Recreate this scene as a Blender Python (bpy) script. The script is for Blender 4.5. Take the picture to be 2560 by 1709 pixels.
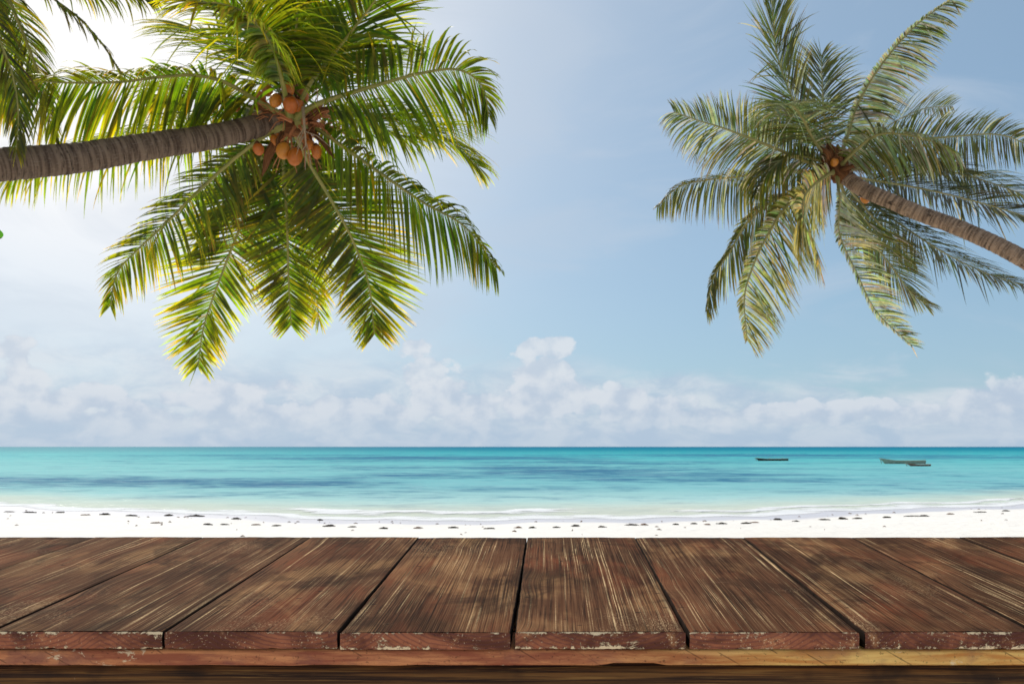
import bpy, math, random
from mathutils import Vector, Matrix, noise as mnoise
random.seed(7)
R = math.radians
S = bpy.context.scene
for o in list(bpy.data.objects): bpy.data.objects.remove(o)
COL = S.collection

# ------------------------------------------------------------------ camera
F = 2217.0; CX = 1280.0; HY = 1116.0; EYE = 2.2
cd = bpy.data.cameras.new('camera'); cam = bpy.data.objects.new('camera', cd); COL.objects.link(cam)
cam.location = (0, 0, EYE); cam.rotation_euler = (R(90), 0, 0)
cd.sensor_width = 36; cd.lens = 36 * F / 2560; cd.shift_y = (HY - 854.5) / 2560
cd.clip_start = 0.05; cd.clip_end = 90000
cd.dof.use_dof = True; cd.dof.focus_distance = 1.45; cd.dof.aperture_fstop = 18
S.camera = cam

def at(px, py, d):                      # direction of a point seen from the beach, at real depth d
    return Vector(((px - CX) / F * d, d, EYE + (HY - py) / F * d))

# ------------------------------------------------------------------ node helper
class NT:
    def __init__(s, tree): s.t = tree; s.n = tree.nodes; s.l = tree.links
    def new(s, typ, **kw):
        nd = s.n.new(typ)
        for k, v in kw.items(): setattr(nd, k, v)
        return nd
    def put(s, sock, v):
        if v is None: return
        if isinstance(v, bpy.types.NodeSocket): s.l.new(v, sock)
        elif isinstance(v, (tuple, list)) and len(v) == 3 and sock.type == 'RGBA': sock.default_value = (*v, 1)
        else: sock.default_value = v
    def m(s, op, a, b=None, c=None, clamp=False):
        nd = s.new('ShaderNodeMath', operation=op, use_clamp=clamp)
        for i, v in enumerate((a, b, c)): s.put(nd.inputs[i], v) if v is not None else None
        return nd.outputs[0]
    def vm(s, op, a, b=None):
        nd = s.new('ShaderNodeVectorMath', operation=op)
        s.put(nd.inputs[0], a)
        if b is not None: s.put(nd.inputs[1], b)
        return nd.outputs['Value'] if op in ('DOT_PRODUCT', 'LENGTH') else nd.outputs[0]
    def sep(s, v):
        nd = s.new('ShaderNodeSeparateXYZ'); s.put(nd.inputs[0], v); return nd.outputs
    def comb(s, x, y, z):
        nd = s.new('ShaderNodeCombineXYZ')
        for i, v in enumerate((x, y, z)): s.put(nd.inputs[i], v)
        return nd.outputs[0]
    def mix(s, f, a, b, mode='MIX'):
        nd = s.new('ShaderNodeMix', data_type='RGBA', blend_type=mode)
        s.put(nd.inputs[0], f); s.put(nd.inputs[6], a); s.put(nd.inputs[7], b); return nd.outputs[2]
    def noise(s, vec, scale=1, detail=4, rough=0.5, dist=0, lac=2):
        nd = s.new('ShaderNodeTexNoise'); s.put(nd.inputs['Vector'], vec)
        nd.inputs['Scale'].default_value = scale; nd.inputs['Detail'].default_value = detail
        nd.inputs['Roughness'].default_value = rough; nd.inputs['Distortion'].default_value = dist
        nd.inputs['Lacunarity'].default_value = lac
        return nd.outputs[0]
    def vor(s, vec, scale=1, feature='F1', rnd=1):
        nd = s.new('ShaderNodeTexVoronoi', feature=feature); s.put(nd.inputs['Vector'], vec)
        nd.inputs['Scale'].default_value = scale; nd.inputs['Randomness'].default_value = rnd
        return nd.outputs[0]
    def sstep(s, v, a, b, c=0, d=1):
        nd = s.new('ShaderNodeMapRange', interpolation_type='SMOOTHSTEP'); s.put(nd.inputs[0], v)
        for i, q in enumerate((a, b, c, d)): s.put(nd.inputs[i + 1], q)
        return nd.outputs[0]
    def ramp(s, f, stops, interp='LINEAR'):
        nd = s.new('ShaderNodeValToRGB'); cr = nd.color_ramp; cr.interpolation = interp
        while len(cr.elements) < len(stops): cr.elements.new(1)
        for e, (p, c) in zip(cr.elements, stops): e.position = p; e.color = (*c, 1)
        s.put(nd.inputs[0], f); return nd.outputs[0]
    def attr(s, name):
        nd = s.new('ShaderNodeAttribute'); nd.attribute_name = name; return nd

def lin(r, g, b):
    f = lambda c: (c / 255 / 12.92) if c < 11 else ((c / 255 + .055) / 1.055) ** 2.4
    return (f(r), f(g), f(b))

# ------------------------------------------------------------------ world: sky, veil around the sun, clouds
SUN_AZ, SUN_EL = R(-32), R(42)
sd = Vector((math.sin(SUN_AZ) * math.cos(SUN_EL), math.cos(SUN_AZ) * math.cos(SUN_EL), math.sin(SUN_EL)))
W = bpy.data.worlds.new('World'); S.world = W; W.use_nodes = True
w = NT(W.node_tree); w.n.clear()
sky = w.new('ShaderNodeTexSky', sky_type='NISHITA', sun_disc=False, sun_elevation=SUN_EL, sun_rotation=SUN_AZ)
sky.air_density = 1.0; sky.dust_density = 0.15; sky.ozone_density = 2.2; sky.altitude = 0
tc = w.new('ShaderNodeTexCoord'); D = tc.outputs['Generated']
dx, dy, dz = w.sep(D)[0:3]
az = w.m('ARCTAN2', dx, dy)
el = w.m('ARCSINE', w.m('MAXIMUM', w.m('MINIMUM', dz, 1.0), -1.0))
ang = w.m('ARCCOSINE', w.m('MINIMUM', w.vm('DOT_PRODUCT', D, tuple(sd)), 1.0))
SKYK = 8.0                                               # cloud/veil radiance unit so strength*SKYK ~ 1
base = w.mix(1.0, sky.outputs[0], (0.66, 0.79, 0.85), 'MULTIPLY')
# even high haze makes the blue paler
hz = w.m('EXPONENT', w.m('MULTIPLY', w.m('MAXIMUM', el, 0.0), -5.0))
hzf = w.m('ADD', 0.42, w.m('MULTIPLY', hz, 0.32))
k = lambda c, s=1.0: tuple(x * SKYK * s for x in c)
base = w.mix(hzf, base, k(lin(160, 191, 213)))
# thin veil lit by the sun
veiln = w.noise(w.comb(w.m('MULTIPLY', az, 1.0), w.m('MULTIPLY', el, 1.6), 0.0), 3.2, 3, .5, .6)
a1 = w.m('EXPONENT', w.m('MULTIPLY', w.m('POWER', w.m('DIVIDE', ang, 0.27), 2.0), -1.0))
a2 = w.m('EXPONENT', w.m('MULTIPLY', w.m('DIVIDE', ang, 0.36), -1.0))
veil = w.m('MULTIPLY', a2, w.m('ADD', 0.75, w.m('MULTIPLY', veiln, 1.0)))
base = w.mix(w.m('MINIMUM', w.m('MULTIPLY', veil, 0.88), .8), base, k((0.80, 0.84, 0.87)))
gd = (-1100 / F, 1.0, 1090 / F); gl_ = math.sqrt(sum(q * q for q in gd))     # sun glow painted into the sky, well below the sun's own direction
ag = w.m('ARCCOSINE', w.m('MINIMUM', w.vm('DOT_PRODUCT', D, tuple(q / gl_ for q in gd)), 1.0))
a3 = w.m('EXPONENT', w.m('MULTIPLY', w.m('POWER', w.m('DIVIDE', w.m('MULTIPLY', ag, w.m('ADD', .8, w.m('MULTIPLY', veiln, .4))), 0.34), 2.0), -1.0))
base = w.mix(w.m('MINIMUM', w.m('MULTIPLY', a1, 1.15), 1.0), base, k((1.12, 1.11, 1.11)))
base = w.mix(w.m('MINIMUM', w.m('MULTIPLY', a3, 1.1), 1.0), base, k((1.08, 1.07, 1.07)))
# cirrus wisps
cv = w.comb(w.m('MULTIPLY', az, 1.2), w.m('MULTIPLY', el, 3.0), 3.7)
cir = w.sstep(w.noise(cv, 3.0, 6, .55, 1.2), .46, .74, 0, .42)
base = w.mix(cir, base, k((0.56, 0.65, 0.77)))
# cumulus
def px2(px, py):
    x, y, z = (px - CX) / F, 1.0, (HY - py) / F
    return math.atan2(x, y), math.atan(z / math.hypot(x, y))
blobs = [(40, 880, 42, 38, .60), (60, 935, 55, 40, .52), (5, 985, 110, 50, .56), (110, 1010, 100, 42, .50), (240, 1000, 80, 34, .46), (330, 1045, 150, 36, .46),
         (560, 985, 90, 46, .50), (690, 960, 80, 40, .46), (640, 1045, 170, 42, .48), (830, 1020, 90, 42, .50), (920, 1035, 110, 42, .52),
         (1040, 872, 48, 34, .62), (1062, 925, 62, 46, .62), (1100, 985, 78, 52, .60), (1190, 1015, 70, 40, .56), (1330, 872, 44, 32, .60), (1395, 868, 58, 38, .62),
         (1370, 930, 82, 52, .64), (1335, 1000, 80, 52, .60), (1430, 985, 70, 42, .54), (1565, 985, 58, 32, .58), (1620, 1020, 110, 34, .54), (1790, 1035, 110, 26, .48), (1960, 1035, 130, 26, .50),
         (2130, 1030, 110, 26, .50), (2290, 1040, 100, 24, .48), (2460, 1028, 72, 44, .60), (2545, 985, 52, 44, .60), (2560, 1040, 90, 34, .58), (232, 968, 26, 16, .50), (450, 1000, 50, 24, .42)]
def field(azs, els):
    tot = None
    for (bx, by, rx, ry, am) in blobs:
        a0, e0 = px2(bx, by)
        qa = w.m('DIVIDE', w.m('SUBTRACT', azs, a0), rx * 1.3 / F); qe = w.m('DIVIDE', w.m('SUBTRACT', els, e0), ry * 1.3 / F)
        g = w.m('EXPONENT', w.m('MULTIPLY', w.m('ADD', w.m('MULTIPLY', qa, qa), w.m('MULTIPLY', qe, qe)), -1.0))
        g = w.m('MULTIPLY', g, am)
        tot = g if tot is None else w.m('MAXIMUM', tot, g)
    # a broad bank all round the horizon, in view and out of it
    bk = w.sstep(els, 0.012, 0.10, 0.16, 0.0)
    return w.m('ADD', tot, bk)
fld = field(az, el)
def billow(off):
    v = w.comb(w.m('ADD', az, off[0]), w.m('MULTIPLY', w.m('ADD', el, off[1]), 1.25), 0.0)
    n1 = w.noise(v, 30.0, 8, .62, .15)
    n2 = w.noise(v, 11.0, 4, .5, .1)
    v2 = w.vor(w.vm('ADD', v, w.vm('SCALE', w.comb(n1, n1, 0.0), None) if False else v), 22.0, 'F1')
    return w.m('ADD', w.m('ADD', w.m('MULTIPLY', n1, 0.62), w.m('MULTIPLY', n2, 0.5)), w.m('MULTIPLY', v2, -0.28))
b0 = billow((0, 0)); b1 = billow((-0.013, 0.017))
dens = w.m('ADD', fld, w.m('MULTIPLY', w.m('SUBTRACT', b0, 0.475), 1.15))
cm = w.sstep(dens, .25, .37)
light = w.sstep(w.m('ADD', w.m('SUBTRACT', b0, b1), w.m('MULTIPLY', w.m('SUBTRACT', fld, w.m('MULTIPLY', cm, .56)), -.14)), -.16, .15)
hgt = w.sstep(el, 0.01, 0.10)
lit = w.m('ADD', w.m('MULTIPLY', light, .66), w.m('MULTIPLY', hgt, .34))
ccol = w.mix(lit, k(lin(178, 197, 219)), k(lin(228, 233, 239)))
ccol = w.mix(w.m('MINIMUM', w.m('MULTIPLY', a2, 0.9), 1.0), ccol, k((0.86, 0.87, 0.92)))
lown = w.noise(w.comb(w.m('MULTIPLY', az, 2.5), w.m('MULTIPLY', el, 9.0), 5.0), 2.6, 6, .6, .5)
lay = w.sstep(w.m('ADD', el, w.m('MULTIPLY', w.m('SUBTRACT', lown, .5), .13)), w.m('SUBTRACT', .115, w.m('MULTIPLY', az, .07)), .045)
bn = w.sstep(w.noise(w.comb(w.m('MULTIPLY', az, 1.6), w.m('MULTIPLY', el, 3.4), 9.0), 9.0, 8, .62, .4), .36, .64)
base = w.mix(w.m('MULTIPLY', lay, .74), base, w.mix(bn, k(lin(184, 202, 223)), k(lin(222, 228, 236))))
base = w.mix(w.m('MULTIPLY', w.sstep(el, .045, .004), .45), base, k(lin(176, 198, 222)))
alpha = w.m('MULTIPLY', cm, w.sstep(el, 0.010, 0.045, .25, .80))
outc = w.mix(alpha, base, ccol)
bg = w.new('ShaderNodeBackground'); w.put(bg.inputs[0], outc); bg.inputs[1].default_value = 0.12
wo = w.new('ShaderNodeOutputWorld'); w.l.new(bg.outputs[0], wo.inputs[0])

sl = bpy.data.lights.new('sun', 'SUN'); sl.energy = 3.6; sl.angle = R(0.5); sl.color = (1.0, .95, .86)
so = bpy.data.objects.new('sun', sl); COL.objects.link(so)
so.rotation_euler = (-sd).to_track_quat('-Z', 'Y').to_euler(); so.location = (-20, 30, 30)

S.view_settings.view_transform = 'Standard'; S.view_settings.look = 'None'
S.view_settings.exposure = 0.0; S.view_settings.gamma = 1; S.view_settings.use_curve_mapping = False
S.render.engine = 'CYCLES'; S.cycles.max_bounces = 8; S.cycles.transparent_max_bounces = 12

# ------------------------------------------------------------------ mesh helper
def tag(o, label=None, cat=None, group=None, kind=None):
    if label: o['label'] = label
    if cat: o['category'] = cat
    if group: o['group'] = group
    if kind: o['kind'] = kind
    return o
def empty(name, loc, label, cat, group=None):
    o = bpy.data.objects.new(name, None); COL.objects.link(o); o.location = loc
    o.empty_display_size = .1
    return tag(o, label, cat, group)
class MB:
    def __init__(s): s.v = []; s.f = []; s.mi = []; s.pc = []; s.tint = []
    def vert(s, p, pc=None, tint=None):
        s.v.append(tuple(p)); s.pc.append(tuple(pc) if pc is not None else tuple(p)); s.tint.append(tint or (1, 1, 1)); return len(s.v) - 1
    def face(s, idx, mi=0): s.f.append(tuple(idx)); s.mi.append(mi)
    def build(s, name, mats, parent=None, smooth=True):
        me = bpy.data.meshes.new(name); org = Vector((0, 0, 0))
        if parent is not None:
            q = parent
            while q is not None: org = org + q.location; q = q.parent
        me.from_pydata([tuple(Vector(p) - org) for p in s.v], [], s.f)
        if not isinstance(mats, (list, tuple)): mats = [mats]
        for m_ in mats: me.materials.append(m_)
        me.polygons.foreach_set('material_index', s.mi)
        me.polygons.foreach_set('use_smooth', [smooth] * len(s.f))
        a = me.attributes.new('pc', 'FLOAT_VECTOR', 'POINT'); a.data.foreach_set('vector', [c for p in s.pc for c in p])
        a = me.attributes.new('tint', 'FLOAT_COLOR', 'POINT'); a.data.foreach_set('color', [c for p in s.tint for c in (*p, 1)])
        me.update()
        o = bpy.data.objects.new(name, me); COL.objects.link(o)
        if parent is not None: o.parent = parent
        return o
    def tube(s, pts, rad, n=10, cap=True, ringfn=None, tint=None, mi=0, up=None):
        T = [(pts[min(i + 1, len(pts) - 1)] - pts[max(i - 1, 0)]).normalized() for i in range(len(pts))]
        U = (up or Vector((0, 0, 1))); U = (U - T[0] * U.dot(T[0]))
        if U.length < .05: U = Vector((1, 0, 0)) - T[0] * T[0].x
        U.normalize(); rows = []; acc = 0
        off = random.uniform(0, 50)
        for i, p in enumerate(pts):
            if i: acc += (p - pts[i - 1]).length
            U = (U - T[i] * U.dot(T[i])).normalized(); V = T[i].cross(U); row = []
            for k_ in range(n):
                a = 2 * math.pi * k_ / n
                r = rad[i] if not isinstance(rad[i], tuple) else 1
                ra, rb = (rad[i] if isinstance(rad[i], tuple) else (r, r))
                if ringfn: q = ringfn(a, acc, i); ra *= q; rb *= q
                pos = p + U * math.cos(a) * ra + V * math.sin(a) * rb
                row.append(s.vert(pos, (math.cos(a) * .15 + off, math.sin(a) * .15, acc), tint))
            rows.append(row)
        for i in range(len(rows) - 1):
            for k_ in range(n):
                s.face((rows[i][k_], rows[i][(k_ + 1) % n], rows[i + 1][(k_ + 1) % n], rows[i + 1][k_]), mi)
        if cap:
            s.face(rows[0][::-1], mi); s.face(rows[-1], mi)
def catmull(P, n):
    out = []; P = [P[0] * 2 - P[1]] + list(P) + [P[-1] * 2 - P[-2]]
    segs = len(P) - 3; dense = []
    for i in range(segs):
        p0, p1, p2, p3 = P[i:i + 4]
        for j in range(24):
            t = j / 24
            dense.append(.5 * ((2 * p1) + (p2 - p0) * t + (2 * p0 - 5 * p1 + 4 * p2 - p3) * t * t + (3 * p1 - p0 - 3 * p2 + p3) * t ** 3))
    dense.append(P[-2])
    L = [0]
    for a, b in zip(dense, dense[1:]): L.append(L[-1] + (b - a).length)
    k_ = 0
    for i in range(n):
        s_ = L[-1] * i / (n - 1)
        while k_ < len(L) - 2 and L[k_ + 1] < s_: k_ += 1
        f = (s_ - L[k_]) / max(1e-9, L[k_ + 1] - L[k_]); out.append(dense[k_].lerp(dense[k_ + 1], min(1, f)))
    return out, L[-1]
def lerp(a, b, t): return a + (b - a) * t
def fbm(x, y, z=0.0, o=4): return mnoise.fractal(Vector((x, y, z)), 1.0, 2.0, o)

# ------------------------------------------------------------------ materials
def mat(name):
    m_ = bpy.data.materials.new(name); m_.use_nodes = True; t = NT(m_.node_tree); t.n.clear()
    out = t.new('ShaderNodeOutputMaterial'); return m_, t, out
def principled(t, col, rough=.7, spec=.3, normal=None):
    b = t.new('ShaderNodeBsdfPrincipled'); t.put(b.inputs['Base Color'], col); t.put(b.inputs['Roughness'], rough)
    t.put(b.inputs['Specular IOR Level'], spec)
    if normal is not None: t.l.new(normal, b.inputs['Normal'])
    return b.outputs[0]
def bump(t, h, strength=.5, dist=.01):
    b = t.new('ShaderNodeBump'); t.put(b.inputs['Strength'], strength); b.inputs['Distance'].default_value = dist
    t.l.new(h, b.inputs['Height']); return b.outputs[0]

# --- sand
M_SAND, t, out = mat('sand')
pos = t.new('ShaderNodeNewGeometry').outputs['Position']; sh = t.attr('pc'); sx, sy, sz = t.sep(sh.outputs['Vector'])[0:3]
n = t.noise(pos, .35, 5, .55); n2 = t.noise(pos, 6, 6, .6)
dry = t.mix(n, (.80, .75, .69), (.88, .83, .765)); dry = t.mix(t.m('MULTIPLY', t.sstep(n2, .45, .75), .2), dry, (.70, .66, .60))
wob = t.m('ADD', sy, t.m('MULTIPLY', t.m('SUBTRACT', t.noise(pos, .25, 4, .5), .5), 1.6))
wet = t.sstep(wob, -4.6, -3.2)
col = t.mix(wet, dry, (.60, .575, .60))
sh2 = principled(t, col, t.m('SUBTRACT', .9, t.m('MULTIPLY', wet, .45)), .25,
                 bump(t, t.m('ADD', t.m('MULTIPLY', t.noise(pos, 2.2, 5, .55), 1.0), t.m('MULTIPLY', n2, .25)), t.m('SUBTRACT', .7, t.m('MULTIPLY', wet, .62)), .12))
t.l.new(sh2, out.inputs[0])

# --- water
M_WATER, t, out = mat('water')
g = t.new('ShaderNodeNewGeometry'); pos = g.outputs['Position']; px_, py_, pz_ = t.sep(pos)[0:3]
s_at = t.sep(t.attr('pc').outputs['Vector'])[1]           # metres out from the waterline
q = t.m('DIVIDE', 24.385, t.m('MAXIMUM', py_, 5.0))       # 4877/y/200 -> 0..1
q = t.m('ADD', q, t.m('MULTIPLY', t.m('SUBTRACT', t.noise(pos, .02, 4, .5), .5), t.m('MULTIPLY', q, .25)))
col = t.ramp(q, [(0.0, lin(52, 118, 150)), (.012, lin(22, 120, 150)), (.04, lin(20, 134, 158)), (.065, lin(44, 160, 172)), (.10, lin(70, 186, 192)),
                 (.17, lin(92, 184, 190)), (.26, lin(116, 190, 195)), (.42, lin(118, 186, 194)), (.52, lin(132, 192, 198)), (.60, lin(154, 202, 204)),
                 (.70, lin(176, 214, 212)), (.80, lin(200, 214, 206))])
# lighter and milkier on the left, where the sand bank is
left = t.m('MULTIPLY', t.sstep(t.m('DIVIDE', px_, t.m('MAXIMUM', py_, 1.0)), .05, -.55), .30)
col = t.mix(left, col, lin(168, 220, 214))
# seagrass and reef seen through the water
def patch(cx, cy, rx, ry, am):
    u = t.m('DIVIDE', t.m('SUBTRACT', px_, cx), rx * 1.15); v = t.m('DIVIDE', t.m('SUBTRACT', py_, cy), ry * 1.35)
    return t.m('MULTIPLY', t.m('EXPONENT', t.m('MULTIPLY', t.m('ADD', t.m('MULTIPLY', u, u), t.m('MULTIPLY', v, v)), -1.0)), am)
tot = None
for (a, b, c, d, e) in [(-28, 55, 14, 7, .33), (-14, 53, 9, 6, .30), (-6, 66, 9, 6, .2), (2, 88, 18, 14, .30), (12, 72, 16, 9, .28), (5, 60, 8, 5, .25), (18, 60, 9, 4, .22),
                        (-16, 175, 34, 26, .42), (14, 125, 16, 14, .3), (-60, 230, 50, 30, .25), (70, 230, 60, 34, .36), (95, 180, 50, 16, .30), (28, 48, 10, 4, .16), (-2, 45, 7, 3, .14)]:
    gq = patch(a, b, c, d, e); tot = gq if tot is None else t.m('MAXIMUM', tot, gq)
nn = t.noise(t.comb(t.m('MULTIPLY', px_, .6), py_, 0.0), .10, 6, .60, .4); nf = t.noise(t.comb(t.m('MULTIPLY', px_, .8), py_, 4.0), .5, 5, .65, .3)
dm = t.sstep(t.m('ADD', t.m('ADD', tot, t.m('MULTIPLY', t.m('SUBTRACT', nn, .5), 1.1)), t.m('MULTIPLY', t.m('SUBTRACT', nf, .5), .9)), -.05, .44)
far = t.sstep(py_, 620, 380)
col = t.mix(t.m('MULTIPLY', t.m('MULTIPLY', dm, .86), far), col, lin(38, 98, 140))
# pale streaks of ruffled water
st = t.noise(t.comb(t.m('MULTIPLY', px_, .45), py_, 1.0), .55, 8, .72, .5)
col = t.mix(t.m('MULTIPLY', t.sstep(st, .50, .68), t.m('MULTIPLY', far, .30)), col, lin(178, 216, 224))
st2 = t.noise(t.comb(t.m('MULTIPLY', px_, .6), py_, 8.0), .8, 7, .75, .4)
col = t.mix(t.m('MULTIPLY', t.sstep(st2, .52, .68), .26), col, lin(70, 140, 172))
# over the sand bar next to the beach
shal = t.sstep(t.m('ADD', s_at, t.m('MULTIPLY', t.m('SUBTRACT', t.noise(pos, .3, 4, .5), .5), 3.5)), 10, .5)
col = t.mix(t.m('MULTIPLY', shal, .85), col, lin(205, 214, 200))
wv = t.m('ADD', t.noise(t.comb(t.m('MULTIPLY', px_, .5), py_, 0.0), 1.5, 5, .6, .3), t.m('MULTIPLY', t.noise(t.comb(t.m('MULTIPLY', px_, .5), py_, 7.0), 6, 3, .6), .3))
fade = t.m('MINIMUM', t.m('DIVIDE', 26.0, t.m('MAXIMUM', py_, 1.0)), 1.0)
nrm = bump(t, wv, t.m('MULTIPLY', fade, .75), .16)
df = t.new('ShaderNodeBsdfDiffuse'); t.put(df.inputs[0], t.mix(1.0, col, (.98, .92, .89), 'MULTIPLY')); t.l.new(nrm, df.inputs[2])
gl = t.new('ShaderNodeBsdfGlossy'); gl.inputs['Roughness'].default_value = .22; t.l.new(nrm, gl.inputs['Normal'])
ms = t.new('ShaderNodeMixShader'); t.put(ms.inputs[0], t.m('ADD', .02, t.m('MULTIPLY', t.sstep(wv, .5, .9), .10))); t.l.new(df.outputs[0], ms.inputs[1]); t.l.new(gl.outputs[0], ms.inputs[2])
t.l.new(ms.outputs[0], out.inputs[0])

# --- foam
M_FOAM, t, out = mat('foam')
pos = t.new('ShaderNodeNewGeometry').outputs['Position']; e_ = t.sep(t.attr('pc').outputs['Vector'])[0]
n = t.noise(t.vm('MULTIPLY', pos, (.45, 1, 1)), 1.6, 7, .68, .4)
al = t.m('MULTIPLY', t.sstep(t.m('ADD', e_, t.m('MULTIPLY', t.m('SUBTRACT', n, .5), 2.2)), .25, 1.0), .9)
b = principled(t, t.mix(n, (.78, .78, .79), (.88, .87, .86)), .8, .2, bump(t, n, .6, .08))
tr = t.new('ShaderNodeBsdfTransparent'); ms = t.new('ShaderNodeMixShader'); t.put(ms.inputs[0], al); t.l.new(tr.outputs[0], ms.inputs[1]); t.l.new(b, ms.inputs[2])
t.l.new(ms.outputs[0], out.inputs[0])

# --- leaves
def leaf_mat(name, trans=.45, rough=.5, spec=.3, tr_mul=(3.8, 4.2, .8)):
    m_, t, out = mat(name)
    tint = t.attr('tint').outputs['Color']; pcv = t.attr('pc').outputs['Vector']
    n = t.noise(pcv, 9, 3, .5); c = t.mix(t.sstep(n, .3, .7), t.mix(1.0, tint, (.72, .75, .7), 'MULTIPLY'), t.mix(1.0, tint, (1.25, 1.2, 1.1), 'MULTIPLY'))
    b = principled(t, c, rough, spec)
    tl = t.new('ShaderNodeBsdfTranslucent'); t.put(tl.inputs[0], t.mix(1.0, c, tr_mul, 'MULTIPLY'))
    ms = t.new('ShaderNodeMixShader'); ms.inputs[0].default_value = trans
    t.l.new(b, ms.inputs[1]); t.l.new(tl.outputs[0], ms.inputs[2]); t.l.new(ms.outputs[0], out.inputs[0]); return m_
M_LEAF = leaf_mat('palm_leaf', .52, .5, .28, (5.6, 5.6, .5))
M_LEAFR = leaf_mat('pale_palm_leaf', .27, .45, .38, (2.6, 2.6, 1.0))
M_BROAD = leaf_mat('broad_leaf', .4, .45, .4)
def simple(name, c1, c2, scale=8, rough=.7, spec=.3, bs=.4, bd=.01, attr=True, stretch=(1, 1, 1)):
    m_, t, out = mat(name)
    v = t.vm('MULTIPLY', t.attr('pc').outputs['Vector'], stretch)
    n = t.noise(v, scale, 6, .6, .2)
    t.l.new(principled(t, t.mix(t.sstep(n, .3, .7), c1, c2), rough, spec, bump(t, n, bs, bd)), out.inputs[0]); return m_
M_RACHIS = simple('frond_stem', (.16, .17, .03), (.30, .25, .06), 6, .5, .4)
M_RACHISR = simple('pale_frond_stem', (.17, .17, .05), (.34, .28, .10), 6, .5, .4)
M_FIBRE = simple('palm_fibre', (.045, .018, .008), (.22, .09, .035), 22, .9, .1, .9, .02, stretch=(1, 1, .25))
M_STALK = simple('flower_stalk', (.42, .13, .05), (.55, .24, .10), 20, .7, .2)
M_TWIG = simple('dry_stalk', (.30, .20, .12), (.45, .33, .22), 20, .8, .2)
M_NUT, t, out = mat('coconut_husk')
v = t.attr('pc').outputs['Vector']; n = t.noise(v, 9, 5, .6); n2 = t.noise(v, 22, 4, .6)
oi = t.new('ShaderNodeObjectInfo').outputs['Random']; c = t.mix(n, t.mix(oi, (.26, .055, .005), (.36, .12, .010)), t.mix(oi, (.56, .13, .012), (.66, .25, .028))); c = t.mix(t.m('MULTIPLY', t.sstep(n2, .55, .72), .5), c, (.16, .06, .02))
t.l.new(principled(t, c, .42, .4, bump(t, n2, .15, .01)), out.inputs[0])

# --- palm bark
def bark(name, c1, c2, c3):
    m_, t, out = mat(name)
    v = t.attr('pc').outputs['Vector']; x, y, z = t.sep(v)[0:3]
    band = t.noise(t.comb(t.m('MULTIPLY', x, .9), t.m('MULTIPLY', y, .9), t.m('MULTIPLY', z, 13.0)), 1.6, 5, .62, .5)
    fine = t.noise(t.comb(t.m('MULTIPLY', x, 30.0), t.m('MULTIPLY', y, 30.0), t.m('MULTIPLY', z, 6.0)), 3, 4, .6)
    c = t.mix(t.sstep(band, .33, .62), c1, c2); c = t.mix(t.m('MULTIPLY', t.sstep(fine, .5, .75), .45), c, c3)
    crack = t.sstep(t.noise(t.comb(t.m('MULTIPLY', x, 3.0), t.m('MULTIPLY', y, 3.0), t.m('MULTIPLY', z, 22.0)), 2.0, 4, .6, .6), .60, .68)
    c = t.mix(t.m('MULTIPLY', crack, .75), c, (.028, .02, .016))
    scar = t.sstep(t.noise(t.comb(t.m('MULTIPLY', x, 1.3), t.m('MULTIPLY', y, 1.3), t.m('MULTIPLY', z, 1.0)), 3.0, 3, .6), .66, .72)
    c = t.mix(t.m('MULTIPLY', scar, .85), c, (.018, .012, .01))
    h = t.m('ADD', band, t.m('MULTIPLY', fine, .35)); h = t.m('SUBTRACT', h, crack)
    t.l.new(principled(t, c, .85, .2, bump(t, h, .8, .02)), out.inputs[0]); return m_
M_BARK = bark('palm_bark', (.060, .036, .024), (.185, .125, .085), (.27, .21, .16))
M_BARKR = bark('tan_palm_bark', (.10, .060, .038), (.34, .22, .14), (.62, .48, .36))

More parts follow.
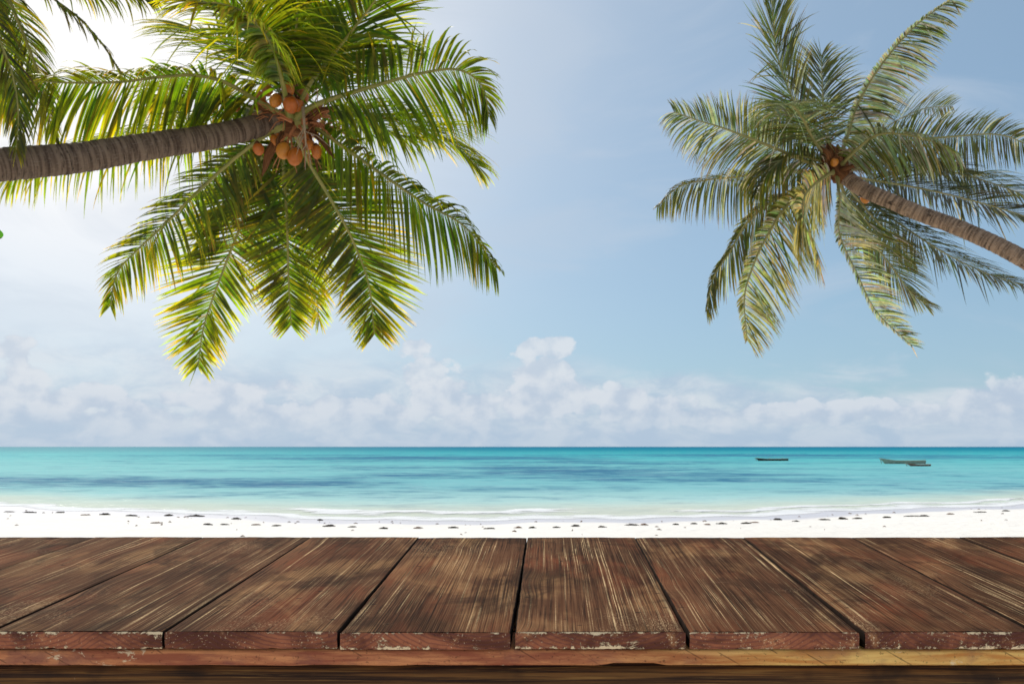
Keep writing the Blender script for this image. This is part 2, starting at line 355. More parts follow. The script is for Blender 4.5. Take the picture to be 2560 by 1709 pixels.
# --- wood of the table
YF_ = 1.2
def wood(name, kind):
    m_, t, out = mat(name)
    v = t.attr('pc').outputs['Vector']; x, y, z = t.sep(v)[0:3]
    if kind == 'top':
        wy = t.m('ADD', x, t.m('MULTIPLY', t.m('SUBTRACT', t.noise(v, 2.2, 2, .5), .5), .007))
        kn = t.new('ShaderNodeTexVoronoi', feature='F1'); t.put(kn.inputs['Vector'], t.comb(t.m('MULTIPLY', x, 4.3), t.m('MULTIPLY', y, 2.4), 0.0)); kn.inputs['Scale'].default_value = 1
        kd = kn.outputs['Distance']; kf = t.sstep(kd, .32, .0); wy = t.m('ADD', wy, t.m('MULTIPLY', kf, .016))
        c3 = lambda sx_, sy_, o=0.0: t.comb(t.m('MULTIPLY', wy, sx_), t.m('MULTIPLY', y, sy_), o)
        big = t.noise(c3(9, 2.2), 1, 4, .55, .3); red = t.noise(c3(7, 3.2, 5.0), 1, 4, .6, .4)
        c = t.mix(t.sstep(big, .32, .68), (.024, .009, .004), (.115, .046, .021))
        c = t.mix(t.m('MULTIPLY', t.sstep(red, .48, .70), .7), c, (.190, .050, .020))
        grain = t.noise(c3(460, 3.2, 2.0), 1, 4, .65)
        c = t.mix(t.m('MULTIPLY', t.sstep(grain, .42, .72), .75), c, (.20, .095, .045))
        dgr = t.noise(c3(260, 4.0, 12.0), 1, 4, .65)
        c = t.mix(t.m('MULTIPLY', t.sstep(dgr, .50, .66), .85), c, (.014, .006, .004))
        # worn-through pale lines, long and thin along the grain
        wearA = t.sstep(t.noise(c3(11, 2.6, 9.0), 1, 4, .6, .3), .40, .66)
        l1 = t.sstep(t.noise(c3(170, .45, 21.0), 1, 2, .5), .60, .67)
        l2 = t.sstep(t.noise(c3(560, 1.3, 31.0), 1, 3, .6), .54, .66)
        brk = t.sstep(t.noise(c3(420, 160, 3.0), 1, 3, .7), .36, .56)
        seg = t.sstep(t.noise(c3(60, 4.5, 61.0), 1, 3, .6), .38, .58); l1 = t.m('MULTIPLY', l1, t.m('ADD', .2, t.m('MULTIPLY', seg, .8)))
        l2 = t.m('MULTIPLY', l2, t.m('ADD', .15, t.m('MULTIPLY', t.sstep(t.noise(c3(75, 6.5, 67.0), 1, 3, .6), .42, .6), .85)))
        pale = t.m('MAXIMUM', t.m('MULTIPLY', l1, t.m('ADD', .25, t.m('MULTIPLY', wearA, .75))), t.m('MULTIPLY', t.m('MULTIPLY', l2, wearA), .85))
        pale = t.m('MULTIPLY', pale, t.sstep(t.m('ADD', y, t.m('MULTIPLY', big, .10)), YF_ + .03, YF_ + .16, .30, 1.0))
        pale = t.m('MULTIPLY', pale, t.m('ADD', .45, t.m('MULTIPLY', brk, .65)))
        c = t.mix(pale, c, (.90, .62, .32))
        # scuffed speckle patches
        sp = t.m('MULTIPLY', t.sstep(t.noise(c3(6, 3.6, 40.0), 1, 3, .6, .5), .56, .72), t.sstep(t.noise(c3(520, 110, 50.0), 1, 3, .7), .50, .64))
        c = t.mix(t.m('MULTIPLY', sp, .6), c, (.50, .33, .18))
        wp = t.sstep(t.noise(c3(5.5, 2.6, 90.0), 1, 4, .6, .6), .50, .66); c = t.mix(t.m('MULTIPLY', t.m('MULTIPLY', wp, t.sstep(grain, .36, .62)), .55), c, (.44, .235, .10))
        bp = t.sstep(t.noise(c3(6.5, 4.5, 120.0), 1, 5, .65, .8), .52, .63); c = t.mix(t.m('MULTIPLY', bp, .46), c, (.020, .010, .006))
        # fine scratches across the grain
        scr = t.noise(t.comb(t.m('MULTIPLY', x, 14.0), t.m('MULTIPLY', y, 300.0), 3.0), 1, 2, .5)
        scm = t.sstep(t.noise(c3(9, 8, 77.0), 1, 2, .5), .52, .66)
        c = t.mix(t.m('MULTIPLY', t.m('MULTIPLY', t.sstep(scr, .66, .72), scm), .4), c, (.30, .21, .13))
        kc = t.sstep(t.m('ADD', kd, t.m('MULTIPLY', t.m('SUBTRACT', t.noise(v, 60, 3, .6), .5), .04)), .075, .045); c = t.mix(t.m('MULTIPLY', kc, .75), c, (.030, .010, .006))
        # dents
        dn = t.sstep(t.vor(t.comb(t.m('MULTIPLY', x, 24.0), t.m('MULTIPLY', y, 52.0), 1.0), 1, 'F1'), .16, .07)
        dn = t.m('MULTIPLY', dn, t.sstep(t.noise(v, 14, 2, .5), .54, .58)); c = t.mix(dn, c, (.012, .008, .006))
        h = t.m('ADD', t.m('MULTIPLY', grain, .5), t.m('MULTIPLY', dgr, -.5)); h = t.m('SUBTRACT', h, t.m('MULTIPLY', dn, .8))
        t.l.new(principled(t, c, .88, .04, bump(t, h, .55, .0012)), out.inputs[0])
    elif kind == 'end':
        # end grain: arcs of growth rings, chipped pale paint on the arrises
        cy = t.m('SUBTRACT', z, .06); cxr = t.m('SUBTRACT', t.m('FRACT', t.m('MULTIPLY', x, 4.2)), .5)
        rr = t.m('SQRT', t.m('ADD', t.m('POWER', t.m('MULTIPLY', cxr, .24), 2.0), t.m('POWER', t.m('MULTIPLY', cy, 1.6), 2.0)))
        ring = t.m('SINE', t.m('MULTIPLY', t.m('ADD', rr, t.m('MULTIPLY', t.noise(v, 14, 3, .5), .022)), 720.0))
        n1 = t.noise(v, 26, 6, .65); n2 = t.noise(v, 120, 5, .7); n3 = t.noise(t.vm('MULTIPLY', v, (1, 1, 2.4)), 11, 5, .65, .4)
        c = t.mix(t.sstep(n3, .35, .65), (.12, .036, .018), (.42, .135, .062))
        c = t.mix(t.m('MULTIPLY', t.sstep(ring, .0, 1.0), .45), c, (.12, .038, .036))
        c = t.mix(t.m('MULTIPLY', t.sstep(n1, .55, .72), .6), c, (.62, .28, .11))
        c = t.mix(t.m('MULTIPLY', t.sstep(n2, .56, .68), .55), c, (.030, .012, .012))
        edge = t.m('MAXIMUM', t.sstep(z, -.0045, -.001), t.m('MULTIPLY', t.sstep(z, -.017, -.022), .8))
        fl = t.noise(t.vm('MULTIPLY', v, (1, 1, 1.3)), 48, 8, .80, .5); reg = t.noise(v, 6.0, 3, .5)
        pm = t.sstep(t.m('ADD', t.m('ADD', fl, t.m('MULTIPLY', edge, .11)), t.m('MULTIPLY', t.m('SUBTRACT', reg, .5), .75)), .635, .69)
        spk = t.sstep(t.m('ADD', t.noise(v, 330, 3, .6), t.m('MULTIPLY', t.m('SUBTRACT', n1, .5), .5)), .62, .69)
        c = t.mix(t.m('MAXIMUM', t.m('MULTIPLY', pm, .92), t.m('MULTIPLY', spk, .55)), c, (.94, .68, .40))
        t.l.new(principled(t, c, .75, .2, bump(t, t.m('ADD', t.m('ADD', n1, t.m('MULTIPLY', n2, .5)), t.m('MULTIPLY', pm, .7)), .8, .0016)), out.inputs[0])
    elif kind == 'edge':
        xx = t.m('ADD', x, t.m('MULTIPLY', t.m('SUBTRACT', t.noise(v, 3, 3, .5), .5), .5))
        gold = t.sstep(xx, .02, .42)
        n1 = t.noise(t.vm('MULTIPLY', v, (6, 1, 60)), 1.2, 6, .65, .4); n2 = t.noise(v, 150, 5, .7); n3 = t.noise(t.vm('MULTIPLY', v, (1, 1, 2)), 9, 5, .6, .4)
        ca = t.mix(t.sstep(n1, .35, .65), (.34, .095, .045), (.72, .28, .11)); cb = t.mix(t.sstep(n1, .35, .65), (.62, .24, .055), (.92, .56, .17))
        c = t.mix(gold, ca, cb)
        c = t.mix(t.m('MULTIPLY', t.sstep(n3, .50, .66), .7), c, t.mix(gold, (.20, .068, .055), (.46, .21, .09)))
        sawa = t.m('MULTIPLY', t.m('ADD', x, t.m('MULTIPLY', z, 1.7)), t.m('ADD', 150.0, t.m('MULTIPLY', t.noise(v, 1.1, 1, .5), 30.0)))
        saw = t.m('MULTIPLY', t.sstep(t.m('SINE', sawa), .93, .995), t.sstep(t.noise(v, 14, 4, .7), .48, .60))
        c = t.mix(t.m('MULTIPLY', saw, .55), c, (.05, .018, .012))
        c = t.mix(t.m('MULTIPLY', t.sstep(n2, .57, .68), .6), c, (.045, .017, .012))
        pk = t.sstep(t.m('ADD', t.noise(t.vm('MULTIPLY', v, (1, 1, 2.5)), 17, 6, .7, .5), t.m('MULTIPLY', t.m('SUBTRACT', t.noise(v, 3, 2, .5), .5), .5)), .65, .69)
        c = t.mix(t.m('MULTIPLY', pk, .7), c, (.88, .68, .42))
        t.l.new(principled(t, c, .75, .2, bump(t, t.m('ADD', n1, t.m('MULTIPLY', n2, .6)), .7, .0016)), out.inputs[0])
    else:
        n1 = t.noise(t.vm('MULTIPLY', v, (2.5, 1, 150)), 1, 6, .65, .5); n2 = t.noise(t.vm('MULTIPLY', v, (7, 1, 420)), 1, 4, .6)
        c = t.mix(t.sstep(n1, .38, .70), (.026, .010, .005), (.22, .095, .025)); c = t.mix(t.m('MULTIPLY', t.sstep(n2, .56, .70), .6), c, (.34, .18, .05))
        c = t.mix(t.sstep(t.noise(v, 5, 4, .6), .52, .64, 0, .7), c, (.016, .008, .005))
        c = t.mix(t.m('MULTIPLY', t.sstep(t.noise(v, 30, 6, .7, .5), .70, .73), .7), c, (.45, .36, .24))
        t.l.new(principled(t, c, .7, .2, bump(t, n1, .6, .002)), out.inputs[0])
    return m_
M_TOP, M_END, M_EDGE, M_BEAM = wood('worn_brown_wood', 'top'), wood('red_end_grain', 'end'), wood('edge_board_wood', 'edge'), wood('dark_beam_wood', 'beam')

M_SIDE = simple('shaded_plank_side', (.010, .006, .004), (.030, .016, .010), 30, .9, .05, .5, .001)  # near-black colour paints shadow into the gaps between planks

# ------------------------------------------------------------------ the beach
SLOPE = .05
def WL(x):                                                  # waterline: y as a function of x
    a = abs(x + .8); base = 26.6 + 7.6 * (min(a, 60) / 20.0) ** 1.45 if a < 60 else 26.6 + 7.6 * 3 ** 1.45
    return base + .35 * math.sin(x * .55 + 1) + .22 * math.sin(x * 1.37) + (.12 * math.sin(x * 3.1))
def sandz(x, y):
    s = WL(x) - y
    z = SLOPE * s if s > 0 else SLOPE * 1.4 * s
    if s > 24: z = SLOPE * 24 + (s - 24) * .012 if s < 200 else SLOPE * 24 + 176 * .012
    z = max(z, -4.0)
    if 2 < s < 60: z += .018 * fbm(x * .5, y * .5) * min(1, (s - 2) / 3)
    return z
xs = [math.copysign(abs(i) / 60.0, i) for i in range(-60, 61)]
xs = [40 * u if abs(u) < 1 else u for u in xs]
X = sorted(set([round(40 * (i / 90.0), 4) for i in range(-90, 91)] + [s_ * 40 * 1.35 ** k_ for k_ in range(1, 23) for s_ in (-1, 1)]))
def sheet(name, sv, zf, m_, flip=False):
    mb = MB(); rows = []
    for s_ in sv:
        rows.append([mb.vert((x, WL(x) + s_, zf(x, WL(x) + s_, s_)), (x, s_, 0)) for x in X])
    for i in range(len(rows) - 1):
        for j in range(len(X) - 1): mb.face((rows[i][j], rows[i][j + 1], rows[i + 1][j + 1], rows[i + 1][j]))
    return mb.build(name, m_)
sv = [-26000, -8000, -2500, -900, -400, -200, -110, -70, -50] + [-40 + .25 * i for i in range(0, 200)] + [12, 16, 24, 40, 70, 120]
tag(sheet('beach_sand', sv, lambda x, y, s_: sandz(x, y), M_SAND), 'white coral sand beach sloping down to the sea', kind='structure')
sv = [-1.5 + .25 * i for i in range(0, 120)] + [28.5 * 1.12 ** i for i in range(1, 66)]
def wz(x, y, s_):
    if s_ > 60: return 0
    f = max(0, 1 - s_ / 60)
    return .018 * f * fbm(x * .35, y * 1.1, 2.0, 3) * 2 + .03 * math.exp(-((s_ - 2.6 - .5 * math.sin(x * .4)) / .55) ** 2) * (.5 + .5 * math.sin(x * .23 + .6))
tag(sheet('sea_water', sv, wz, M_WATER), 'turquoise sea with darker seagrass patches', kind='structure')

# foam: strips that lie along the waterline, a few centimetres thick
def foam(name, s0, w0, h, x0, x1, seed, label):
    mb = MB(); rows = []; n_ = int((x1 - x0) / .12); K = 13
    for i in range(n_ + 1):
        x = x0 + (x1 - x0) * i / n_; wv_ = w0 * (1 + .45 * fbm(x * .25, seed)); c = s0 + .5 * fbm(x * .3, seed + 9); endf = min(1, (x - x0) / 2.5, (x1 - x) / 2.5)
        row = []
        for k_ in range(K):
            u = k_ / (K - 1); s_ = c + (u - .5) * wv_ + .12 * fbm(x * 1.7, seed + k_ * .8)
            y = WL(x) + s_; e = math.sin(math.pi * u) * endf
            z = max(sandz(x, y), wz(x, y, s_)) + .006 + h * e ** 1.6 * (.7 + .6 * fbm(x * 1.5, y * 1.5, seed))
            row.append(mb.vert((x, y, z), (e, 0, 0)))
        rows.append(row)
    for i in range(n_):
        for k_ in range(K - 1): mb.face((rows[i][k_], rows[i + 1][k_], rows[i + 1][k_ + 1], rows[i][k_ + 1]))
    o = mb.build(name, M_FOAM); tag(o, label, kind='stuff'); o['category'] = 'foam'; return o
foam('swash_foam', .0, 3.3, .012, -42, 42, 1.0, 'white foam of the last wave along the whole waterline')
foam('breaker_foam', 2.9, 3.0, .035, -9.5, 3.5, 5.0, 'white crest of a small wave breaking left of centre')
foam('breaker_foam', 2.0, 1.4, .015, 4.0, 30, 8.0, 'thin white ripple rolling in on the right')

# ------------------------------------------------------------------ seaweed on the sand
M_WEED = simple('dry_seaweed', (.018, .014, .008), (.07, .05, .028), 14, .9, .1, .8, .02)
M_WEED2 = simple('bleached_seaweed', (.20, .13, .09), (.33, .22, .16), 14, .9, .1, .8, .02)
def onsand(px, py):
    d = 16.0
    for _ in range(4000):
        p = at(px, py, d)
        if p.z <= sandz(p.x, p.y) + .001: break
        d += .01
    return p
def weed(mb, c, wd, dp, h, seed):
    rnd = random.Random(seed); ctr = None; rg = []             # matted base, then loose strands on it
    ctr = mb.vert((c.x, c.y, sandz(c.x, c.y) + h * .5))
    for q_ in range(4):
        row = []
        for k_ in range(20):
            a = 2 * math.pi * k_ / 20; f = (q_ + 1) / 4 * (.62 + .42 * fbm(math.cos(a) * 1.6, math.sin(a) * 1.6, seed)); x = c.x + math.cos(a) * wd * f; y = c.y + math.sin(a) * dp * f
            row.append(mb.vert((x, y, sandz(x, y) - .004 + h * .5 * (1 - (q_ + 1) / 4) ** .7 * (1 + .8 * fbm(x * 14, y * 14, seed)))))
        rg.append(row)
    for k_ in range(20): mb.face((ctr, rg[0][k_], rg[0][(k_ + 1) % 20]))
    for q_ in range(3):
        for k_ in range(20): mb.face((rg[q_][k_], rg[q_ + 1][k_], rg[q_ + 1][(k_ + 1) % 20], rg[q_][(k_ + 1) % 20]))
    for k_ in range(int(26 + wd * 50)):                      # strands and scraps heaped in a low mound
        a = max(-.6, min(.6, rnd.gauss(0, .30))) * wd; b = max(-.6, min(.6, rnd.gauss(0, .30))) * dp; L = rnd.uniform(.05, .16); th = rnd.uniform(0, math.pi)
        top = h * max(.15, 1 - (a / wd) ** 2 * 3) * rnd.uniform(.2, 1)
        x = c.x + a; y = c.y + b; z = sandz(x, y)
        pts = [Vector((x + math.cos(th) * L * (u - .5), y + math.sin(th) * L * (u - .5), z + .004 + top * math.sin(math.pi * (.15 + .7 * u)))) for u in (0, .33, .66, 1)]
        mb.tube(pts, [.004, rnd.uniform(.010, .022), rnd.uniform(.010, .02), .003], 5)
weeds = [(22, 1279, 62, 'dark seaweed clump at the very left end of the wrack line'), (76, 1281, 40, None), (150, 1281, 46, 'humped brown seaweed clump, second large one from the left'),
    (212, 1287, 30, None), (262, 1286, 44, 'dark seaweed clump right of the humped brown one'), (330, 1289, 46, None), (420, 1289, 40, None), (490, 1290, 62, 'long flat dark seaweed clump under the breaking wave'),
    (590, 1297, 40, None), (800, 1300, 24, None), (392, 1307, 34, None), (518, 1311, 46, 'black seaweed clump low on the sand under the breaking wave'), (640, 1312, 24, None), (690, 1314, 30, None), (560, 1311, 22, None),
    (823, 1315, 48, 'black seaweed clump at the lowest middle of the wrack line'), (880, 1317, 30, None), (960, 1321, 26, None), (1045, 1320, 30, None), (1133, 1319, 36, 'dark seaweed clump just left of the centre of the wrack line'), (1225, 1321, 44, None),
    (1296, 1319, 26, None), (1330, 1319, 20, None), (1390, 1318, 22, None), (1438, 1315, 34, 'dark seaweed clump just right of the centre of the wrack line'), (1505, 1317, 20, None), (1580, 1312, 46, 'largest dark seaweed clump right of centre'), (1610, 1312, 28, None),
    (1690, 1311, 20, None), (1735, 1309, 18, None), (1770, 1311, 24, None), (1803, 1309, 30, None), (1865, 1308, 40, None), (1885, 1306, 30, None), (1945, 1299, 40, None), (1990, 1303, 26, None), (2062, 1299, 34, 'brown seaweed clump below the lone boat'),
    (2105, 1297, 50, 'dark seaweed clump left of the pair of boats'), (2145, 1296, 24, None), (2217, 1293, 34, 'dark seaweed clump below the pair of boats'), (2283, 1290, 60, 'long flat seaweed clump right below the pair of boats'), (2310, 1290, 30, None), (2375, 1285, 28, None), (2451, 1280, 40, 'dark seaweed clump near the right end of the wrack line'), (2515, 1277, 24, None)]
ORD = {1: 'first', 2: 'second', 3: 'third', 4: 'fourth', 5: 'fifth', 6: 'sixth', 7: 'seventh', 8: 'eighth', 9: 'ninth', 10: 'tenth'}
weeds.sort(); WG = 'seaweed clumps along the wrack line'
for i, (px, py, wpx, lab) in enumerate(weeds):
    p = onsand(px, py); wd = wpx / F * p.y; mb = MB()
    weed(mb, p, wd * (.28 + .26 * (i * 53 % 7) / 7), .12 + wd * .25, .008 + .05 * (wpx / 60) * ((i * 37 % 10) / 10), i)
    o = mb.build('seaweed_clump', M_WEED if lab or i % 3 else M_WEED2)
    # origin at the clump
    for v_ in o.data.vertices: v_.co -= p
    o.location = p
    tag(o, lab or ('small scrap of dried seaweed, %s clump of the wrack line from the left' % ORD.get(i + 1, '%d%s' % (i + 1, {1: 'st', 2: 'nd', 3: 'rd'}.get((i + 1) % 10 if (i + 1) // 10 != 1 else 0, 'th')))), 'seaweed', WG)
mb = MB(); rnd = random.Random(5)
for k_ in range(120):                                         # crumbs of weed and shell too many to count
    x = rnd.uniform(-21, 21); s_ = -rnd.choice((rnd.uniform(2.6, 4.6), rnd.uniform(3, 11))); y = WL(x) + s_; z = sandz(x, y) + .004; r = rnd.uniform(.008, .03); a = rnd.uniform(0, 3.1)
    mb.tube([Vector((x - math.cos(a) * r * 2, y - math.sin(a) * r * 2, z)), Vector((x, y, z + r * .6)), Vector((x + math.cos(a) * r * 2, y + math.sin(a) * r * 2, z))], [r * .3, r * .6, r * .2], 5)
o = mb.build('seaweed_debris', M_WEED2); tag(o, 'fine brown crumbs of seaweed scattered over the white sand', kind='stuff')

# ------------------------------------------------------------------ boats
M_HULLG = simple('weathered_green_hull', (.20, .22, .16), (.52, .52, .40), 3, .8, .2, .5, .02, stretch=(1, 1, 6))
M_HULLD = simple('dark_hull', (.025, .022, .020), (.09, .075, .06), 3, .8, .2, .5, .02, stretch=(1, 1, 6))
M_HULLB = simple('brown_hull', (.16, .07, .045), (.40, .20, .14), 3, .8, .2, .5, .02, stretch=(1, 1, 6))
M_TRIM = simple('pale_wood_trim', (.32, .26, .18), (.50, .42, .30), 5, .8, .2)
def boat(px, py, L, beam, free, hull, trim, label, rz, bow=.5, masts=()):
    c = at(px, py, (EYE) * F / (py - HY)); e = empty('fishing_boat', (c.x, c.y, 0), label, 'boat', 'small wooden boats moored on the sea')
    rot = Matrix.Rotation(rz, 3, 'Z'); P = lambda x, y, z: rot @ Vector((x, y, z)) + Vector((c.x, c.y, 0))
    n_ = 24
    def sec(u):                                              # u 0 = bow (left), 1 = stern
        b = beam * .5 * (math.sin(math.pi * min(1, u * .86 + .02)) ** .62 if u < .6 else lerp(math.sin(math.pi * .536) ** .62, .55, (u - .6) / .4))
        sheer = free * (1 + bow * max(0, 1 - u * 3.2) ** 1.6 + .22 * max(0, u - .75) * 4 * .5); keel = -.18 + .30 * max(0, 1 - u * 6) ** 2
        return b, sheer, keel
    mb = MB(); rows = []
    for i in range(n_ + 1):
        u = i / n_; b, sh_, kl = sec(u); x = (u - .5) * L - .12 * L * max(0, 1 - u * 5) * 0
        prof = [(-b, sh_), (-b * .93, sh_ * .5), (-b * .7, 0), (-b * .25, kl), (b * .25, kl), (b * .7, 0), (b * .93, sh_ * .5), (b, sh_)]
        inn = [(b - .035 if b > .05 else b * .3, sh_), (b * .86 - .03 if b > .05 else 0, sh_ * .45), (b * .5, .05), (-b * .5, .05), (-(b * .86 - .03) if b > .05 else 0, sh_ * .45), (-(b - .035) if b > .05 else -b * .3, sh_)]
        rows.append([mb.vert(P(x + (-.28 * max(0, 1 - u * 6) * (z_ / max(free, .1))), y_, z_), (x, y_, z_)) for (y_, z_) in prof + inn])
    m_ = len(rows[0])
    for i in range(n_):
        for k_ in range(m_): mb.face((rows[i][k_], rows[i][(k_ + 1) % m_], rows[i + 1][(k_ + 1) % m_], rows[i + 1][k_]))
    mb.face(rows[0][::-1]); mb.face(rows[-1])
    mb.build('hull', hull, e, smooth=False)
    for sgn in (-1, 1):
        g_ = MB(); pts = []
        for i in range(n_ + 1):
            u = i / n_; b, sh_, kl = sec(u); pts.append(P((u - .5) * L - .28 * max(0, 1 - u * 6) * sh_ / free, sgn * b, sh_ + .012))
        g_.tube(pts, [.028] * len(pts), 6); g_.build('gunwale', trim, e)
    for u in (.25, .48, .72):
        b, sh_, kl = sec(u); x = (u - .5) * L; g_ = MB()
        vs = [g_.vert(P(x + sx_ * .09, sy_ * (b - .05), sh_ - .06 + sz_ * .015)) for sx_ in (-1, 1) for sy_ in (-1, 1) for sz_ in (-1, 1)]
        for q_ in ((0, 1, 3, 2), (4, 6, 7, 5), (0, 4, 5, 1), (2, 3, 7, 6), (0, 2, 6, 4), (1, 5, 7, 3)): g_.face([vs[k_] for k_ in q_])
        g_.build('thwart', trim, e, smooth=False)
    b, sh_, kl = sec(0); g_ = MB(); x = -.5 * L - .28 * sh_ / free
    g_.tube([P(x + .10, 0, 0), P(x, 0, sh_ * .8), P(x - .22, 0, sh_ * 1.12)], [.04, .05, .03], 6); g_.build('stem_post', trim, e)
    for (u, h_, lean) in masts:
        b, sh_, kl = sec(u); g_ = MB(); g_.tube([P((u - .5) * L, 0, .05), P((u - .5) * L + lean, 0, sh_ + h_)], [.03, .018], 6); g_.build('mooring_post', trim, e)
    return e
boat(1933, 1151, 4.7, .9, .28, M_HULLD, M_TRIM, 'dark low canoe moored alone on the turquoise water', R(3), .5, ((.38, .22, .02), (.80, .22, .05)))
boat(2262, 1158.5, 5.1, 1.2, .38, M_HULLG, M_TRIM, 'longer grey green wooden boat behind the small brown one', R(-4), .75, ((.97, .18, .1),))
boat(2301, 1164.5, 2.3, .8, .17, M_HULLB, M_TRIM, 'small reddish brown dinghy in front of the long grey boat', R(5), .9, ())

# ------------------------------------------------------------------ coconut palms
def jit(c, a): return tuple(max(0, v * random.uniform(1 - a, 1 + a)) for v in c)
GREEN = (.038, .056, .006); OLIVE = (.060, .068, .008); YEL = (.30, .25, .02); BRN = (.17, .09, .03); GREY = (.15, .17, .09)
def frond(palm, pts, L=.85, droop=1.0, n=62, t0=.18, up_s=1.0, dn_s=1.0, left_s=1.0, bleach=0, phi=(42, 68), lift=.12, yel=.12, rad=.034, wid=.040, matl=None, mats=None, label=None, wind=(0, 0, 0), tipb=.0, base=None, roll=0, curl=0, hang=0.0):
    n = int(n * 1.4)
    P, LEN = catmull(pts, 48)
    T = [(P[min(i + 1, 47)] - P[max(i - 1, 0)]).normalized() for i in range(48)]
    U = Vector((0, 0, 1)) - T[2] * T[2].z
    if U.length < .25: U = Vector((0, -.6, .4)); U = U - T[2] * U.dot(T[2])
    U.normalize()
    if roll: U = Matrix.Rotation(R(roll), 3, T[2]) @ U
    frame = []
    for i in range(48): U = (U - T[i] * U.dot(T[i])).normalized(); frame.append(U.copy())
    mb = MB(); rd = []
    for i in range(48):
        u = i / 47; r = lerp(rad, .006, u ** .8) * (1 + 1.1 * max(0, 1 - u * 9)); rd.append((r * .75, r * 1.15))
    mb.tube(P, rd, 8, up=frame[0])
    st_ = mb.build('frond', mats, palm)
    if label: st_['label'] = label
    lf = MB(); W_ = Vector(wind); sd_f = random.uniform(0, 90)
    for side in (-1, 1):
        for k_ in range(n):
            t_ = t0 + (1 - t0) * (k_ + random.uniform(-.3, .3)) / (n - 1); t_ = min(max(t_, t0), .999)
            fi = t_ * 47; i = min(46, int(fi)); f = fi - i
            p = P[i].lerp(P[i + 1], f); tt = T[i].lerp(T[i + 1], f).normalized(); uu = frame[i].lerp(frame[i + 1], f).normalized(); ss = tt.cross(uu) * side
            v = (t_ - t0) / (1 - t0)
            pf = min(1, .50 + v * 2.4) * (1 - .66 * max(0, (v - .5) / .5) ** 1.6)
            ph = R(lerp(phi[0], phi[1], v ** 1.5) + random.uniform(-5, 5) + 9 * fbm(v * 7, side * 3.3, sd_f))
            d = (ss * math.cos(ph) + tt * math.sin(ph) + uu * (lift + random.uniform(-.10, .10)) - Vector((0, 0, hang)) + uu * (.30 * fbm(v * 8, side * 5.1 + 20, sd_f)) + Vector((0, 0, -1)) * (random.uniform(.4, 1.4) if random.random() < .07 else 0)).normalized()
            ll = L * pf * random.uniform(.86, 1.08) * (up_s if ss.z > 0 or (abs(ss.z) < .12 and side > 0) else dn_s)
            if ss.x < 0: ll *= left_s
            if random.random() < .03: ll *= .55
            dr = droop * random.uniform(.6, 1.4); tw = random.uniform(-.35, .35); wd = wid * random.uniform(.8, 1.15) * (1 - .35 * v)
            yl = random.random() < .8 * yel * (1 + 1.5 * v); c0 = jit(OLIVE if random.random() < .3 else base or GREEN, .28)
            c1 = jit(YEL, .3) if yl else tuple(lerp(a, b, .06 + .26 * v * min(1, yel * 4)) for a, b in zip(c0, YEL))
            if bleach and random.random() < bleach: c0 = jit((.34, .34, .28), .2); c1 = jit((.50, .47, .40), .2)  # random pale leaflets paint in sunlit highlights
            SEG = 7; q = p + uu * rd[i][0] * .4; prev = None; dd = d.copy(); cd_ = curl * random.uniform(.5, 1.5)
            for j in range(SEG + 1):
                x = j / SEG
                wvec = (tt - dd * tt.dot(dd))
                if wvec.length < .1: wvec = uu - dd * uu.dot(dd)
                wvec.normalize(); nv = dd.cross(wvec) ; wv2 = (wvec * math.cos(tw) + nv * math.sin(tw)); nv2 = dd.cross(wv2)
                ww = wd * .5 * (.45 + 1.6 * x if x < .3 else .93 * (1 - ((x - .3) / .7) ** 1.8) + .03)
                col = tuple(lerp(a, b, x ** 2) for a, b in zip(c0, c1))
                if tipb and x > .8 and random.random() < tipb: col = BRN
                fold = nv2 * ww * .35
                idx = [lf.vert(q - wv2 * ww + fold, (q.x, q.y, q.z), col), lf.vert(q, (q.x, q.y, q.z), col), lf.vert(q + wv2 * ww + fold, (q.x, q.y, q.z), col)]
                if prev: lf.face((prev[0], prev[1], idx[1], idx[0])); lf.face((prev[1], prev[2], idx[2], idx[1]))
                prev = idx
                q = q + dd * (ll / SEG)
                dd = (dd + Vector((0, 0, -1)) * dr * .22 * (x + .25) + W_ * .15 * x + uu * cd_ * x * .3).normalized()
    lo = lf.build('leaflets', matl, st_); lo['kind'] = 'stuff'
    return st_
def trunk(palm, pts, rads, m_, seed, name='trunk'):
    n_ = 420; P, LEN = catmull(pts, n_); 
    rr = []
    for i in range(n_):
        u = i / (n_ - 1) * (len(rads) - 1); k_ = min(len(rads) - 2, int(u)); rr.append(lerp(rads[k_], rads[k_ + 1], u - k_))
    # leaf-scar rings at uneven spacing, each a small step
    pos_ = []; x = 0; rnd = random.Random(seed)
    while x < LEN + .4: pos_.append(x); x += rnd.uniform(.055, .13)
    def ring(a, s_, i):
        s2 = s_ + .02 * math.sin(a * 2 + s_ * 3) + .012 * math.sin(a * 3 + seed)
        k_ = 0
        lo = max([q for q in pos_ if q <= s2] or [0]); hi = min([q for q in pos_ if q > s2] or [lo + .1]); f = (s2 - lo) / max(.01, hi - lo)
        return 1 + .060 * (f - .5) + .03 * fbm(math.cos(a) * 1.5, math.sin(a) * 1.5, s_ * 5 + seed) + .02 * fbm(math.cos(a) * 4, math.sin(a) * 4, s_ * 22)
    # curves are resampled evenly, so radii follow arc length
    mb = MB(); mb.tube(P, rr, 28, ringfn=ring); return mb.build(name, m_, palm)
